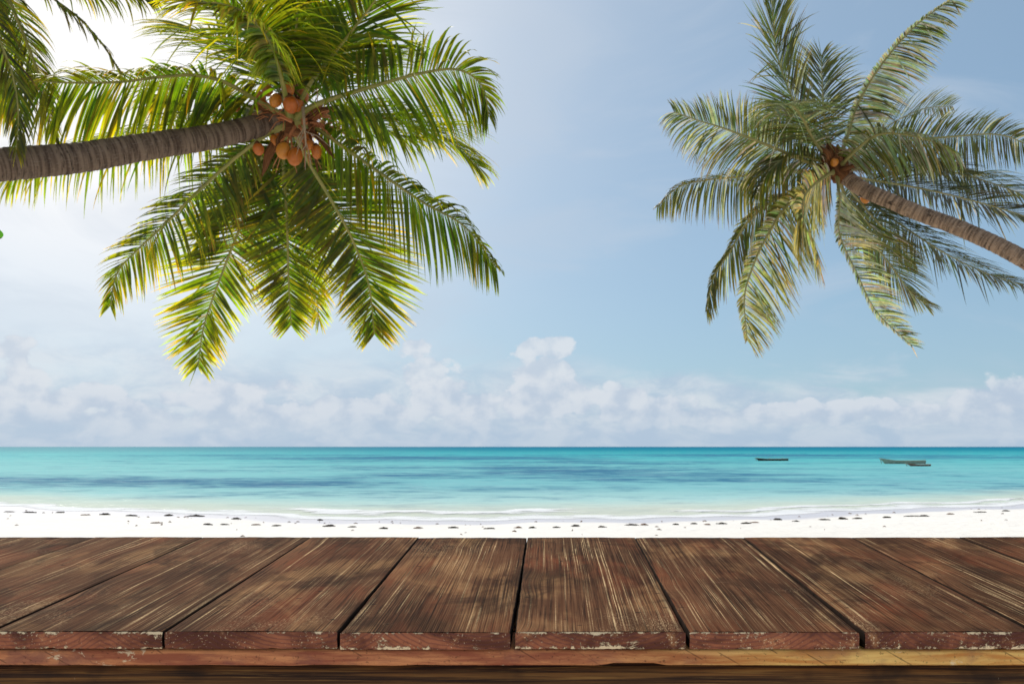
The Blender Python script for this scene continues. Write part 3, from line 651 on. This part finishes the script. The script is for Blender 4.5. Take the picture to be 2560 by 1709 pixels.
def coconut(palm, p, r, el_=1.12, seed=0):
    mb = MB(); rnd = random.Random(seed); ax = Vector((rnd.uniform(-.35, .35), rnd.uniform(-.5, .5), 1)).normalized(); a1_ = ax.orthogonal().normalized(); a2_ = ax.cross(a1_)
    rows = []; NR, NC = 12, 18
    for i in range(NR + 1):
        th = math.pi * i / NR; row = []
        for k_ in range(NC):
            f = 2 * math.pi * k_ / NC; q = math.sin(th) * (1 + .035 * math.cos(3 * f + seed)); sq = math.cos(th) * el_ * (1.08 if th > math.pi / 2 else 1)
            pt = a1_ * (q * math.cos(f)) + a2_ * (q * math.sin(f)) + ax * sq
            row.append(mb.vert(p + pt * r, pt * .2 + Vector((seed, 0, 0))))
        rows.append(row)
    for i in range(NR):
        for k_ in range(NC): mb.face((rows[i][k_], rows[i + 1][k_], rows[i + 1][(k_ + 1) % NC], rows[i][(k_ + 1) % NC]))
    o = mb.build('coconut', M_NUT, palm)
    cp = MB(); top = p + ax * r * el_                         # calyx
    cp.tube([top - ax * r * .25, top - ax * r * .04, top + ax * r * .16, top + ax * r * .3], [r * .62, r * .48, r * .28, r * .12], 9); cp.build('calyx', M_FIBRE, o)
    return o
def heart(palm, c, r, ax, seed):
    """fibre mass, cut leaf bases and dry spathes where the fronds meet"""
    rnd = random.Random(seed); mb = MB(); n_ = 18; P = [c - ax * r * 1.5 + ax * r * 3.4 * i / n_ for i in range(n_ + 1)]
    mb.tube(P, [r * (.62 + .55 * math.sin(math.pi * min(1, i / n_ * .9 + .1)) ) * (1 - .75 * max(0, i / n_ - .75) * 4 * .8) for i in range(n_ + 1)], 22, ringfn=lambda a, s_, i: 1 + .22 * fbm(math.cos(a) * 2, math.sin(a) * 2, s_ * 9 + seed))
    mb.build('fibre_sheath', M_FIBRE, palm)
    for k_ in range(11):
        a = k_ * 2.4 + rnd.uniform(-.3, .3); u1 = ax.orthogonal().normalized(); u2 = ax.cross(u1); rad_ = (u1 * math.cos(a) + u2 * math.sin(a)); L = rnd.uniform(.28, .55)
        b0_ = c + rad_ * r * .5 + ax * r * rnd.uniform(-.8, .4); q = MB()
        q.tube([b0_, b0_ + rad_ * L * .5 + ax * .10, b0_ + rad_ * L + ax * .08 - Vector((0, 0, .10))], [(.03, .07), (.022, .05), (.006, .018)], 8, up=ax); q.build('leaf_base', M_FIBRE, palm)
def flower(palm, c, d, seed, m_=None, L=.45, n=16):
    rnd = random.Random(seed); q = MB(); d = d.normalized(); e = c + d * L
    q.tube([c, c + d * L * .5 + Vector((0, 0, .03)), e], [.022, .014, .008], 7)
    for k_ in range(n):
        u = rnd.uniform(.35, 1); s_ = c + d * L * u; v = (d * rnd.uniform(.3, 1) + Vector((rnd.uniform(-1, 1), rnd.uniform(-1, 1), rnd.uniform(-1, .5))) * .75).normalized(); l2 = rnd.uniform(.14, .34)
        q.tube([s_, s_ + v * l2 * .5 + Vector((0, 0, .01)), s_ + v * l2 + Vector((0, 0, -.05))], [.007, .0055, .003], 5)
    q.build('flower_stalk', m_ or M_STALK, palm)

# ---- left palm: hub about 11 m away
HD = 11.0
def pts_(hub, hd, lst): return [at(*hub, hd)] + [at(x, y, hd + d_) for (x, y, d_) in lst]
hubL = (728, 305)
P1 = empty('palm_tree', (-9.0, 7.0, sandz(-9, 7)), 'large coconut palm leaning in from the left with orange coconuts', 'palm tree', 'coconut palms over the beach')
trunk(P1, [at(752, 292, 11.1), at(661, 311, 10.9), at(536, 341, 10.5), at(357, 368, 10.0), at(200, 394, 9.6), at(0, 412, 9.1), at(-300, 440, 8.4), Vector((-7.5, 7.6, 3.7)), Vector((-8.6, 7.15, 2.2)), Vector((-9.0, 7.0, sandz(-9, 7) - .1))],
      [.13, .138, .150, .164, .172, .182, .19, .20, .24, .30], M_BARK, 3)
heart(P1, at(742, 305, 11.12), .15, (at(752, 292, 11.1) - at(600, 330, 10.7)).normalized(), 4)
kw = dict(matl=M_LEAF, mats=M_RACHIS, wid=.043)
def FL(lst, **k2): a = dict(kw); a.update(k2); a['L'] = a.get('L', .85) * 1.22; return frond(P1, pts_(hubL, HD, lst), **a)
# right, arching, leaflets hanging
FL([(790, 262, -.3), (936, 215, -.6), (1060, 182, -.9), (1147, 175, -1.1), (1205, 215, -1.15), (1222, 290, -1.1)], L=.80, droop=1.2, up_s=.72, yel=.05, n=70, t0=.20, phi=(15, 50), lift=.1, roll=-48, hang=.25)
FL([(790, 322, -.1), (900, 397, -.2), (1051, 502, -.3), (1160, 565, -.4), (1240, 668, -.5)], L=.80, droop=1.5, up_s=.6, yel=.10, n=74, t0=.14, phi=(12, 50), lift=.0, roll=-48, hang=.22)
FL([(840, 280, .8), (967, 295, 1.4), (1070, 326, 1.7), (1135, 362, 1.9), (1195, 415, 2.0)], L=.95, droop=.8, yel=.22, n=64, t0=.22)
FL([(800, 290, .6), (880, 300, 1.2), (960, 325, 1.7), (1030, 350, 2.0)], L=.9, droop=.9, yel=.1, n=50, t0=.25)
# top right
FL([(775, 210, -.4), (840, 128, -.9), (936, 4, -1.6), (990, -80, -2.0)], L=.85, droop=.5, yel=.08, n=66, t0=.26)
FL([(780, 240, .5), (860, 190, 1.0), (930, 150, 1.5), (980, 150, 1.8)], L=1.0, droop=.6, yel=.15, n=52, t0=.22, base=(.045, .070, .008))
FL([(742, 200, .3), (758, 107, .3), (783, 34, .2), (812, -60, .0)], L=.85, droop=.5, yel=.2, n=60, t0=.28, base=(.045, .070, .008))
FL([(768, 235, .3), (815, 160, .6), (860, 120, .9), (900, 110, 1.1)], L=.8, droop=.8, yel=.1, n=44, t0=.25)
# top left
FL([(705, 200, -.5), (688, 118, -1.2), (645, 52, -1.9), (565, 12, -2.4), (480, 5, -2.7)], L=.92, droop=.9, yel=.34, n=78, t0=.14, phi=(30, 62), base=(.042, .056, .009))
FL([(700, 190, .1), (650, 85, .2), (603, -20, .2), (560, -110, .2)], L=1.0, droop=.5, yel=.22, n=66, t0=.22, base=(.042, .066, .008))
FL([(690, 215, .5), (610, 140, 1.0), (520, 90, 1.3), (430, 75, 1.5)], L=1.05, droop=.8, yel=.28, n=62, t0=.20)
FL([(716, 195, -.2), (740, 80, -.6), (745, -40, -1.0)], L=.8, droop=.6, yel=.1, n=50, t0=.22)
FL([(700, 180, -.9), (672, 100, -1.7), (618, 40, -2.1), (560, 10, -2.3)], L=.42, droop=1.9, yel=.02, n=70, t0=.30, base=GREY, lift=-.2)
# left
FL([(640, 250, -.3), (560, 205, -.6), (482, 188, -.8), (393, 193, -1.0), (300, 205, -1.2), (179, 207, -1.4), (54, 203, -1.5), (-40, 228, -1.5)], L=.92, droop=1.1, up_s=.6, yel=.28, n=92, t0=.14, phi=(15, 50), lift=.1, roll=30, hang=.4)
FL([(650, 285, .4), (540, 282, .8), (400, 310, 1.1), (260, 340, 1.3), (120, 385, 1.4), (20, 450, 1.5)], L=1.05, droop=1.5, hang=.3, yel=.22, n=80, t0=.16, phi=(30, 55), lift=.1, base=(.045, .070, .008))
FL([(640, 275, .0), (560, 250, .2), (470, 235, .3), (390, 245, .4)], L=.85, droop=1.6, yel=.2, n=54, t0=.2)
# lower left, long
FL([(668, 335, -.1), (589, 394, .1), (500, 474, .3), (406, 567, .5), (340, 628, .6), (292, 684, .7), (276, 764, .7)], L=.74, droop=.8, up_s=.7, yel=.32, n=78, t0=.15, tipb=.3, phi=(18, 52), roll=45, hang=.2)
FL([(690, 370, .6), (650, 427, .9), (612, 539, 1.4), (560, 670, 1.9), (511, 810, 2.3), (495, 915, 2.5)], L=.86, droop=.10, yel=.38, n=104, t0=.17, wid=.05, phi=(22, 54), base=(.040, .060, .007))
FL([(708, 394, .8), (717, 544, 1.4), (722, 708, 1.9), (728, 812, 2.1)], L=.74, droop=.10, yel=.34, n=104, t0=.17, wid=.05, phi=(14, 50), tipb=.25)
FL([(763, 389, .5), (823, 492, .9), (879, 595, 1.3), (921, 708, 1.7), (936, 835, 2.0)], L=.85, droop=.10, yel=.28, n=104, t0=.17, wid=.05, phi=(18, 52))
FL([(740, 400, 1.6), (768, 520, 2.4), (780, 660, 2.9), (798, 800, 3.2)], L=.66, droop=.2, yel=.45, n=56, t0=.16, base=(.060, .080, .008))

FL([(690, 360, .4), (610, 440, .9), (540, 540, 1.4), (500, 640, 1.7)], L=.6, droop=.6, yel=.3, n=48, t0=.2)
# young spear leaves and dry twigs
for i, (x, y, dd_, r) in enumerate([(648, 245, -.15, .088), (689, 251, -.35, .082), (719, 221, -.38, .086), (727, 261, -.42, .100), (709, 376, -.32, .095), (738, 391, -.36, .096),
                                    (646, 372, -.2, .075), (772, 362, -.3, .058), (791, 379, -.2, .070), (592, 270, -.05, .045), (758, 240, -.1, .08), (700, 335, .25, .08), (668, 225, .25, .08), (686, 350, -.1, .062), (745, 262, -.2, .07), (664, 268, -.1, .066), (762, 345, -.1, .06)]):
    coconut(P1, at(x, y, HD + dd_), r * .92, 1.08 + .1 * (i % 3), i + 1)
for i, (x, y, dd_) in enumerate([(1, .1, -.3), (.9, -.25, -.2), (.7, .5, 0), (-.9, .3, -.2), (-.8, .05, -.2), (-.3, -.9, -.3), (.4, -.8, -.2), (.9, -.05, .3)]):
    flower(P1, at(742 + 14 * x, 305 - 12 * y, HD - .1), Vector((x, dd_, y)), i, L=.34 if i % 2 else .26)
flower(P1, at(757, 268, HD - .4), Vector((.1, -.1, -1)), 30, M_TWIG, .5, 10)
def spathe(palm, a, b, r):
    q = MB(); m1 = a.lerp(b, .5) + Vector((0, -.03, .02)); q.tube([a, a.lerp(b, .25), m1, a.lerp(b, .8), b], [(r * .4, r * .5), (r * .5, r), (r * .45, r * .95), (r * .3, r * .5), (.005, .01)], 9); q.build('spathe', M_FIBRE, palm)
spathe(P1, at(690, 345, 10.9), at(655, 440, 11.0), .075); spathe(P1, at(705, 330, 10.8), at(690, 380, 10.75), .06); spathe(P1, at(770, 300, 10.9), at(850, 262, 10.8), .07)
spathe(P1, at(775, 320, 10.9), at(835, 395, 10.9), .07); spathe(P1, at(690, 290, 10.9), at(620, 262, 10.8), .06); spathe(P1, at(748, 250, 11.0), at(730, 190, 11.1), .06)

# ---- right palm: hub about 15 m away
hubR = (2092, 425); RD = 15.0
P2 = empty('palm_tree', (11.0, 10.5, sandz(11, 10.5)), 'paler coconut palm leaning in from the right with a slim tan trunk', 'palm tree', 'coconut palms over the beach')
trunk(P2, [at(2095, 425, 15.05), at(2152, 470, 14.8), at(2225, 502, 14.6), at(2295, 532, 14.4), at(2417, 578, 14.0), at(2560, 648, 13.5), at(2760, 770, 12.9), Vector((10.1, 11.4, 3.2)), Vector((10.7, 10.8, 2.0)), Vector((11.0, 10.5, sandz(11, 10.5) - .1))],
      [.125, .122, .122, .126, .130, .132, .14, .17, .20, .27], M_BARKR, 8)
heart(P2, at(2088, 420, 15.0), .17, Vector((-.6, .2, .75)).normalized(), 14)
kr = dict(matl=M_LEAFR, mats=M_RACHISR, base=(.052, .060, .020), wid=.033, wind=(.5, 0, -.1), bleach=.07)
def FR(lst, **k2): a = dict(kr); a.update(k2); a['L'] = a.get('L', .85) * 1.3; a['n'] = int(a.get('n', 60) * 1.35); return frond(P2, pts_(hubR, RD, lst), **a)
FR([(2040, 345, .3), (1988, 262, .3), (1947, 155, .1), (1935, 82, 0), (1929, -8, -.1)], L=.88, droop=.35, n=68, t0=.26, yel=.16, roll=-12, tipb=.3, base=(.075, .10, .03))
FR([(2062, 300, .6), (2056, 210, .9), (2054, 140, 1.1)], L=.85, droop=.7, n=46, t0=.25, yel=.3)
FR([(2040, 360, -.5), (2008, 300, -1.0), (1985, 268, -1.5), (1960, 262, -1.9), (1935, 275, -2.1)], L=.75, droop=1.1, n=56, t0=.25, yel=.08, base=(.11, .13, .07), phi=(20, 50))
FR([(2122, 330, -.1), (2150, 250, -.3), (2213, 150, -.7), (2295, 60, -1.1), (2395, -12, -1.5)], L=.62, droop=.7, up_s=1, left_s=.12, n=92, t0=.14, yel=.08, bleach=.3, base=(.36, .37, .28), phi=(12, 45), roll=80)  # pale base paints sunlight onto this frond
FR([(2020, 405, -.2), (1960, 380, -.4), (1886, 350, -.6), (1804, 319, -.8), (1750, 303, -.9), (1685, 280, -1.0)], up_s=.7, L=.74, droop=1.2, n=80, t0=.16, yel=.15, lift=.55, tipb=.3, base=(.08, .10, .035), phi=(8, 45), roll=55, bleach=.30)
FR([(2010, 430, .2), (1930, 425, .5), (1845, 442, .8), (1775, 449, 1.0), (1702, 465, 1.1), (1645, 512, 1.2)], L=.72, droop=1.4, up_s=.5, hang=.5, roll=35, phi=(10, 45), n=74, t0=.14, yel=.2, tipb=.3)
FR([(1988, 482, .6), (1927, 505, 1.0), (1866, 559, 1.3), (1825, 629, 1.5), (1784, 694, 1.6), (1766, 775, 1.7)], L=.72, droop=1.3, left_s=.3, roll=60, n=72, t0=.14, yel=.25, tipb=.3)
FR([(2020, 470, .0), (1960, 523, .0), (1910, 604, .1), (1878, 678, .2), (1861, 747, .3), (1868, 850, .3)], L=.92, droop=.8, n=82, t0=.10, yel=.30, bleach=.2, base=(.32, .30, .16), roll=85, phi=(12, 50), tipb=.2, left_s=.2)  # base lightened to stand in for light from the front
FR([(2050, 450, -.7), (2012, 490, -1.3), (2008, 550, -1.6), (2035, 606, -1.7), (2050, 665, -1.7)], L=.86, droop=.9, n=66, t0=.10, yel=.32, bleach=.15, base=(.60, .50, .26), roll=90, phi=(20, 66), wid=.05, left_s=.35)  # dry tan frond, base raised to paint in sunlight from the front
FR([(2098, 500, -.4), (2098, 584, -.4), (2143, 686, -.3), (2192, 780, -.2), (2278, 862, -.1)], L=.66, droop=.5, n=84, t0=.15, yel=.12, bleach=.35, base=(.42, .42, .33), roll=-50, phi=(15, 50), left_s=.2)  # whitish base stands in for a sunlit frond
FR([(2115, 500, .1), (2140, 560, .3), (2213, 645, .5), (2274, 727, .6), (2319, 764, .7)], L=.68, droop=.7, n=66, t0=.15, yel=.15, base=(.12, .13, .06))
FR([(2130, 480, .6), (2180, 540, 1.0), (2235, 600, 1.4), (2290, 660, 1.7)], L=.70, droop=.9, n=54, t0=.2, yel=.1, base=(.05, .065, .018))
FR([(2180, 508, .9), (2254, 563, 1.2), (2356, 629, 1.5), (2458, 680, 1.7), (2556, 712, 1.9)], L=.82, droop=.7, n=76, t0=.16, yel=.03, base=(.026, .031, .017), bleach=.02, roll=15)
FR([(2150, 445, .4), (2295, 470, .8), (2417, 498, 1.1), (2560, 540, 1.4), (2640, 580, 1.6)], L=.86, droop=.6, n=80, t0=.16, yel=.03, bleach=.02, base=(.026, .031, .017))
FR([(2140, 375, -.6), (2193, 338, -1.0), (2250, 335, -1.4), (2320, 350, -1.7), (2390, 378, -1.9)], L=.70, droop=1.3, up_s=.5, n=70, t0=.14, yel=.1, base=(.16, .18, .12), roll=-35, hang=.4, phi=(10, 50))
FR([(2150, 385, .1), (2250, 356, .2), (2376, 342, .3), (2499, 337, .4), (2590, 372, .4)], L=.80, droop=.8, up_s=.55, n=80, t0=.16, yel=.08, lift=.2, base=(.05, .06, .022), roll=-50, phi=(12, 50))
FR([(2150, 385, .8), (2205, 325, 1.3), (2300, 275, 1.7), (2380, 265, 1.9)], L=.70, droop=.4, up_s=.8, n=58, t0=.2, yel=.12, lift=.2, roll=-45, phi=(12, 50))
FR([(2155, 410, .6), (2240, 400, 1.1), (2340, 405, 1.5), (2430, 430, 1.8)], L=.85, droop=1.3, n=62, t0=.2, yel=.06, base=(.026, .031, .017), bleach=.02, roll=15)
FR([(2050, 370, .4), (2000, 330, .8), (1940, 320, 1.2), (1880, 350, 1.5)], L=.80, droop=1.4, n=60, t0=.2, yel=.12)
FR([(2040, 400, -.2), (1980, 390, -.4), (1930, 420, -.5), (1900, 470, -.5)], L=.70, droop=1.6, n=54, t0=.2, yel=.14)
FR([(2300, 420, .9), (2420, 440, 1.2), (2540, 480, 1.5), (2620, 520, 1.7)], L=.75, droop=.9, n=60, t0=.3, yel=.04, base=(.05, .06, .025))
for i, (x, y, dd_, r) in enumerate([(2057, 450, -.3, .082), (2022, 446, -.2, .08), (2086, 405, -.35, .065), (2128, 384, -.2, .078), (2164, 494, -.1, .085), (2108, 398, .1, .08)]):
    coconut(P2, at(x, y, RD + dd_), r, 1.1, i + 40)
for i, (x, y, dd_) in enumerate([(-.9, -.1, -.2), (-.8, -.4, -.2), (-.3, .9, -.2), (.2, .9, -.1), (1, .1, -.2), (.9, .3, .1)]): flower(P2, at(2090 + 14 * x, 425 - 10 * y, RD - .1), Vector((x, dd_, y)), i + 60, M_STALK if i < 3 else M_TWIG, .36)
spathe(P2, at(2075, 410, 14.8), at(2050, 365, 14.6), .11); spathe(P2, at(2085, 400, 14.8), at(2068, 355, 14.7), .11); spathe(P2, at(2100, 425, 14.8), at(2165, 412, 14.7), .07); spathe(P2, at(2080, 430, 14.8), at(2010, 455, 14.7), .06); spathe(P2, at(2090, 400, 14.9), at(2095, 360, 14.8), .08)

# ---- third palm, hub above the frame on the left
hub3 = (-70, -170); TD = 9.2
P3 = empty('palm_tree', (-9.6, 10.6, sandz(-9.6, 10.6)), 'coconut palm above the top left corner with only hanging fronds in view', 'palm tree', 'coconut palms over the beach')
trunk(P3, [at(-75, -165, 9.25), at(-140, -100, 9.35), Vector((-7.2, 9.7, 5.6)), Vector((-8.6, 10.2, 3.4)), Vector((-9.6, 10.6, sandz(-9.6, 10.6) - .1))], [.13, .14, .15, .18, .28], M_BARK, 21)
heart(P3, at(-72, -168, 9.2), .15, Vector((.5, 0, .85)).normalized(), 24)
def F3(lst, **k2): a = dict(kw); a['wid'] = .032; a.update(k2); a['base'] = (.040, .046, .026); a['yel'] = .05; a['n'] = int(a['n'] * .72); return frond(P3, pts_(hub3, TD, lst), **a)
F3([(-20, -80, .3), (22, 0, .6), (72, 120, .9), (105, 215, 1.1), (135, 350, 1.2)], L=.52, droop=1.5, n=80, t0=.12, yel=.15, base=(.085, .085, .03))
F3([(10, -120, .0), (132, -5, -.1), (196, 45, -.2), (250, 104, -.2), (303, 182, -.2)], L=.30, droop=1.8, n=90, t0=.12, yel=.05, base=(.08, .09, .045), up_s=.4)
F3([(60, -150, .3), (190, -55, .5), (290, -35, .6), (380, 0, .7)], L=.55, droop=1.8, n=70, t0=.15, yel=.25)
F3([(-50, -40, -.2), (-15, 70, -.3), (28, 180, -.3), (45, 280, -.3), (40, 375, -.3)], L=.55, droop=1.4, n=76, t0=.12, yel=.12, base=(.12, .13, .08))
F3([(-60, -60, .6), (-20, 60, 1.0), (20, 170, 1.4), (30, 280, 1.6)], L=.75, droop=1.2, n=70, t0=.12, yel=.25)
F3([(-30, -200, .3), (60, -210, .6), (180, -170, .9), (260, -80, 1.1)], L=.8, droop=1.2, n=60, t0=.15, yel=.2)
F3([(-150, -240, .2), (-260, -250, .3), (-380, -180, .4), (-450, -60, .4)], L=.8, droop=1.2, n=60, t0=.15, yel=.2)
F3([(-130, -120, -.2), (-220, -60, -.5), (-290, 60, -.6), (-320, 200, -.6)], L=.8, droop=1.2, n=60, t0=.15, yel=.2)
F3([(-60, -290, -.2), (-30, -420, -.5), (20, -540, -.8)], L=.8, droop=.8, n=60, t0=.15, yel=.2)

# ------------------------------------------------------------------ broadleaf tree whose leaf tips reach the left edge
M_BK2 = simple('grey_bark', (.10, .08, .06), (.24, .20, .16), 12, .9, .1)
tx, ty = -6.9, 9.6
P4 = empty('leafy_tree', (tx, ty, sandz(tx, ty)), 'leafy broadleaf tree whose twig tip shows at the left edge', 'tree')
mb = MB(); PP, _ = catmull([Vector((tx, ty, sandz(tx, ty) - .1)), Vector((tx + .1, ty - .1, 2.2)), Vector((tx - .1, ty - .2, 3.6)), Vector((tx - .3, ty, 5.0))], 30); mb.tube(PP, [.13 - .0035 * i for i in range(30)], 12); mb.build('trunk', M_BK2, P4)
rnd = random.Random(11); lf = MB(); br = MB()
tips = [(at(4, 594, 9.2), PP[18]), (at(-8, 548, 9.3), PP[20])] + [(Vector((tx + rnd.uniform(-.9, .75), ty + rnd.uniform(-.9, .9), rnd.uniform(3.2, 5.8))), PP[rnd.randint(14, 29)]) for _ in range(34)]
for tp, s_ in tips:
    md = s_.lerp(tp, .5) + Vector((0, 0, .12)); br.tube([s_, md, tp], [.03, .016, .005], 6)
    for k_ in range(11 if tp.x < -5.6 else 7):
        u = rnd.uniform(.45, 1); p = md.lerp(tp, u) if tp.x < -5.6 else s_.lerp(tp, .75 + u * .25)
        d = Vector((rnd.uniform(-1, 1), rnd.uniform(-1, 1), rnd.uniform(-.7, .7)))
        if tp.x > -5.6: d = Vector((rnd.uniform(-1, .25), rnd.uniform(-1, 1), rnd.uniform(-.6, .6)))
        d.normalize(); L = rnd.uniform(.09, .14) * (.75 if tp.x > -5.6 else 1); sd_ = d.cross(Vector((rnd.uniform(-.5, .5), rnd.uniform(-.5, .5), 1))).normalized(); nn_ = sd_.cross(d); c = jit((.05, .10, .018), .3); pv = None
        for j in range(6):
            x = j / 5; ww = L * .34 * math.sin(math.pi * min(.97, x * .95 + .05)) ** .8; ctr = p + d * L * x - nn_ * L * .15 * x * x
            ix = [lf.vert(ctr - sd_ * ww + nn_ * ww * .3, ctr, c), lf.vert(ctr, ctr, c), lf.vert(ctr + sd_ * ww + nn_ * ww * .3, ctr, c)]
            if pv: lf.face((pv[0], pv[1], ix[1], ix[0])); lf.face((pv[1], pv[2], ix[2], ix[1]))
            pv = ix
br.build('branches', M_BK2, P4); o = lf.build('leaves', M_BROAD, P4); o['kind'] = 'stuff'

# ------------------------------------------------------------------ the plank table
YF = 1.2; ZF = EYE - YF * (1578 - HY) / F; DX = .043; DZ = (HY - 959) / F; LENY = .735; TH = .0228
TB = empty('plank_table', (0, YF + .37, sandz(0, 1.6)), 'dark worn plank table across the foreground', 'table')
sw = 436 / F * YF
seam0 = (1282 - CX) / F * YF
def topz(y): return ZF + (y - YF) * DZ
for k_ in range(-7, 9):
    rnd = random.Random(100 + k_); x0 = seam0 + k_ * sw; x1 = x0 + sw; off = rnd.uniform(-40, 40); mb = MB()
    dzk = rnd.uniform(-.0012, .0008); gsc = .55 if k_ <= -2 else 1.0; yo = rnd.uniform(-.0015, .0015); gl = {0: .0026, -1: .0024, 1: .0022, 2: .0028}.get(k_, .0030); gr = {-1: .0026, 0: .0018, 1: .0026, -2: .0022}.get(k_, .0028)
    NY = 90; NX = 14; rows = []
    def edge(side, y, xx):
        v = (y - YF) / LENY
        g_ = (gl if side < 0 else gr) * (.42 + .75 * max(0, 1 - v * 1.7)) * (1 - .75 * max(0, v - .9) * 10) + .0003 + .0011 * fbm(y * 9, k_ * 3.1 + side) + .0005 * fbm(y * 60, k_ + side * 5)
        return max(.0003, g_ * gsc)
    # cross-section loop: bottom left, left side, chamfer, top ..., right side, bottom
    def ring(y, first=False, last=False):
        xs0 = x0 + (y - YF) * DX; xs1 = x1 + (y - YF) * DX; gL = edge(-1, y, 0); gR = edge(1, y, 0); L_ = xs0 + gL; R_ = xs1 - gR
        zt = topz(y) + dzk; ch = .0018; loop = []
        def add(x, z): loop.append(mb.vert((x, y + yo, z), (x - x0 - (y - YF) * DX + off, y, z - topz(y))))
        add(L_, zt - TH); cv = 1 - .85 * (y - YF) / LENY; add(L_, zt - .0035 * cv - .0008 * fbm(y * 30, k_)); add(L_ + .0012, zt - .0010 * cv)
        for i in range(NX + 1):
            u = i / NX; x = lerp(L_ + .0035, R_ - .0035, u)
            add(x, zt + .0006 * math.sin(math.pi * u) + .0005 * fbm(x * 30 + off, y * 3))
        add(R_ - .0012, zt - .0010 * cv); add(R_, zt - .0035 * cv - .0008 * fbm(y * 30, k_ + 7)); add(R_, zt - TH)
        return loop
    ys = [YF + LENY * i / NY for i in range(NY + 1)]
    for y in ys: rows.append(ring(y))
    m_ = len(rows[0])
    for i in range(NY):
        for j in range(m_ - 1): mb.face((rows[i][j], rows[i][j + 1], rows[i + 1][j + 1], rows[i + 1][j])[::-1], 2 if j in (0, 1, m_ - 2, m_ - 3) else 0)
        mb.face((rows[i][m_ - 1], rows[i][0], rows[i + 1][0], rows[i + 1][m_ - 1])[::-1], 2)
    # front end face: own vertices, rounded lip, chipped arris
    fr = []; V0 = [Vector(mb.v[q]) for q in rows[0]]; xa, xb = V0[1].x, V0[-2].x
    ncol = 60; nr = 6
    for a in range(nr + 1):
        row = []
        for i in range(ncol + 1):
            u = i / ncol; x = lerp(xa, xb, u); v = a / nr; z = lerp(topz(YF) + dzk - .0002, topz(YF) + dzk - TH, v)
            if a == 0: z -= max(0, .0010 * fbm(x * 120, k_)) + (.0010 if i in (0, ncol) else 0)
            if a == nr: z += max(0, .0018 * fbm(x * 60, k_ + 3))
            yy = YF + yo - .0035 * math.sin(math.pi * min(1, .12 + v * .8)) ** .5 - .0012 * fbm(x * 40, z * 200, k_) + (.0015 if i in (0, ncol) else 0)
            if a == 0: yy = YF + yo + .0002
            row.append(mb.vert((x, yy, z), (x - x0 + off, YF, z - topz(YF))))
        fr.append(row)
    for a in range(nr):
        for i in range(ncol): mb.face((fr[a][i], fr[a + 1][i], fr[a + 1][i + 1], fr[a][i + 1]), 1)
    mb.face(rows[-1], 1)
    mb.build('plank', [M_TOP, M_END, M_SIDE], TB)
def board(name, xa, xb, ya, yb, za, zb, m_, wob=.001, nx=260, nz=6, seed=0, slope=0, notch=None):
    """long board; front face subdivided and uneven, lower arris ragged"""
    mb = MB(); rows = []
    for a in range(nz + 1):
        v = a / nz; row = []
        for i in range(nx + 1):
            x = lerp(xa, xb, i / nx); z = lerp(zb, za, v)
            if a == nz: z += wob * .8 * fbm(x * 14, seed) + (0 if not notch else notch[2] * math.exp(-((x - notch[0]) / notch[1]) ** 4))
            y = ya + (.0022 if a in (0, nz) else 0) - wob * fbm(x * 20, z * 60, seed)
            row.append(mb.vert((x, y, z), (x, y, z - zb)))
        rows.append(row)
    bt = [mb.vert((mb.v[q][0], yb, zb + (yb - ya) * slope), (mb.v[q][0], yb, 0)) for q in rows[0]]; bb = [mb.vert((mb.v[q][0], yb, za + (yb - ya) * slope), (mb.v[q][0], yb, za - zb)) for q in rows[-1]]
    for a in range(nz):
        for i in range(nx): mb.face((rows[a][i], rows[a + 1][i], rows[a + 1][i + 1], rows[a][i + 1]))
    for i in range(nx):
        mb.face((bt[i], rows[0][i], rows[0][i + 1], bt[i + 1])); mb.face((rows[-1][i], bb[i], bb[i + 1], rows[-1][i + 1])); mb.face((bb[i], bt[i], bt[i + 1], bb[i + 1]))
    mb.face([r_[0] for r_ in rows] + [bb[0], bt[0]]); mb.face([r_[-1] for r_ in rows][::-1] + [bt[-1], bb[-1]])
    return mb.build(name, m_, TB)
XL, XR = seam0 - 7 * sw + .01, seam0 + 9 * sw - .01
for k_ in range(4):
    ya = YF + .128 + k_ * .155
    board('gap_blocker', XL + .01, XR - .01, ya, ya + .14, topz(ya) - TH - .0026 - .02, topz(ya) - TH - .0026, M_BEAM, .0008, 60, 3, 30 + k_, DZ)  # unseen boards added under the planks to keep light out of the gaps
eb = board('edge_board', XL + .004, XR - .004, YF + .006, YF + .09, ZF - TH - .0026 - .0218, ZF - TH - .0026, M_EDGE, .0010, 420, 6, 3, DZ, (.165, .035, .0045))
board('apron_beam', XL + .02, XR - .02, YF + .030, YF + .075, ZF - TH - .0026 - .0218 - .130, ZF - TH - .0026 - .0218 - .0035, M_BEAM, .0012, 300, 8, 9, 0)
board('apron_beam', XL + .02, XR - .02, YF + LENY - .09, YF + LENY - .05, topz(YF + LENY) - .16, topz(YF + LENY) - TH - .010, M_BEAM, .0012, 60, 4, 19, 0)
for xx in (XL + .10, XR - .10):
    for yy in (YF + .12, YF + LENY - .14):
        zt = topz(yy) - TH - .006; g0 = sandz(xx, yy) - .05; mb = MB(); mb.tube([Vector((xx, yy, g0)), Vector((xx, yy, lerp(g0, zt, .5))), Vector((xx, yy, zt))], [.045, .048, .05], 8); mb.build('leg', M_BEAM, TB)
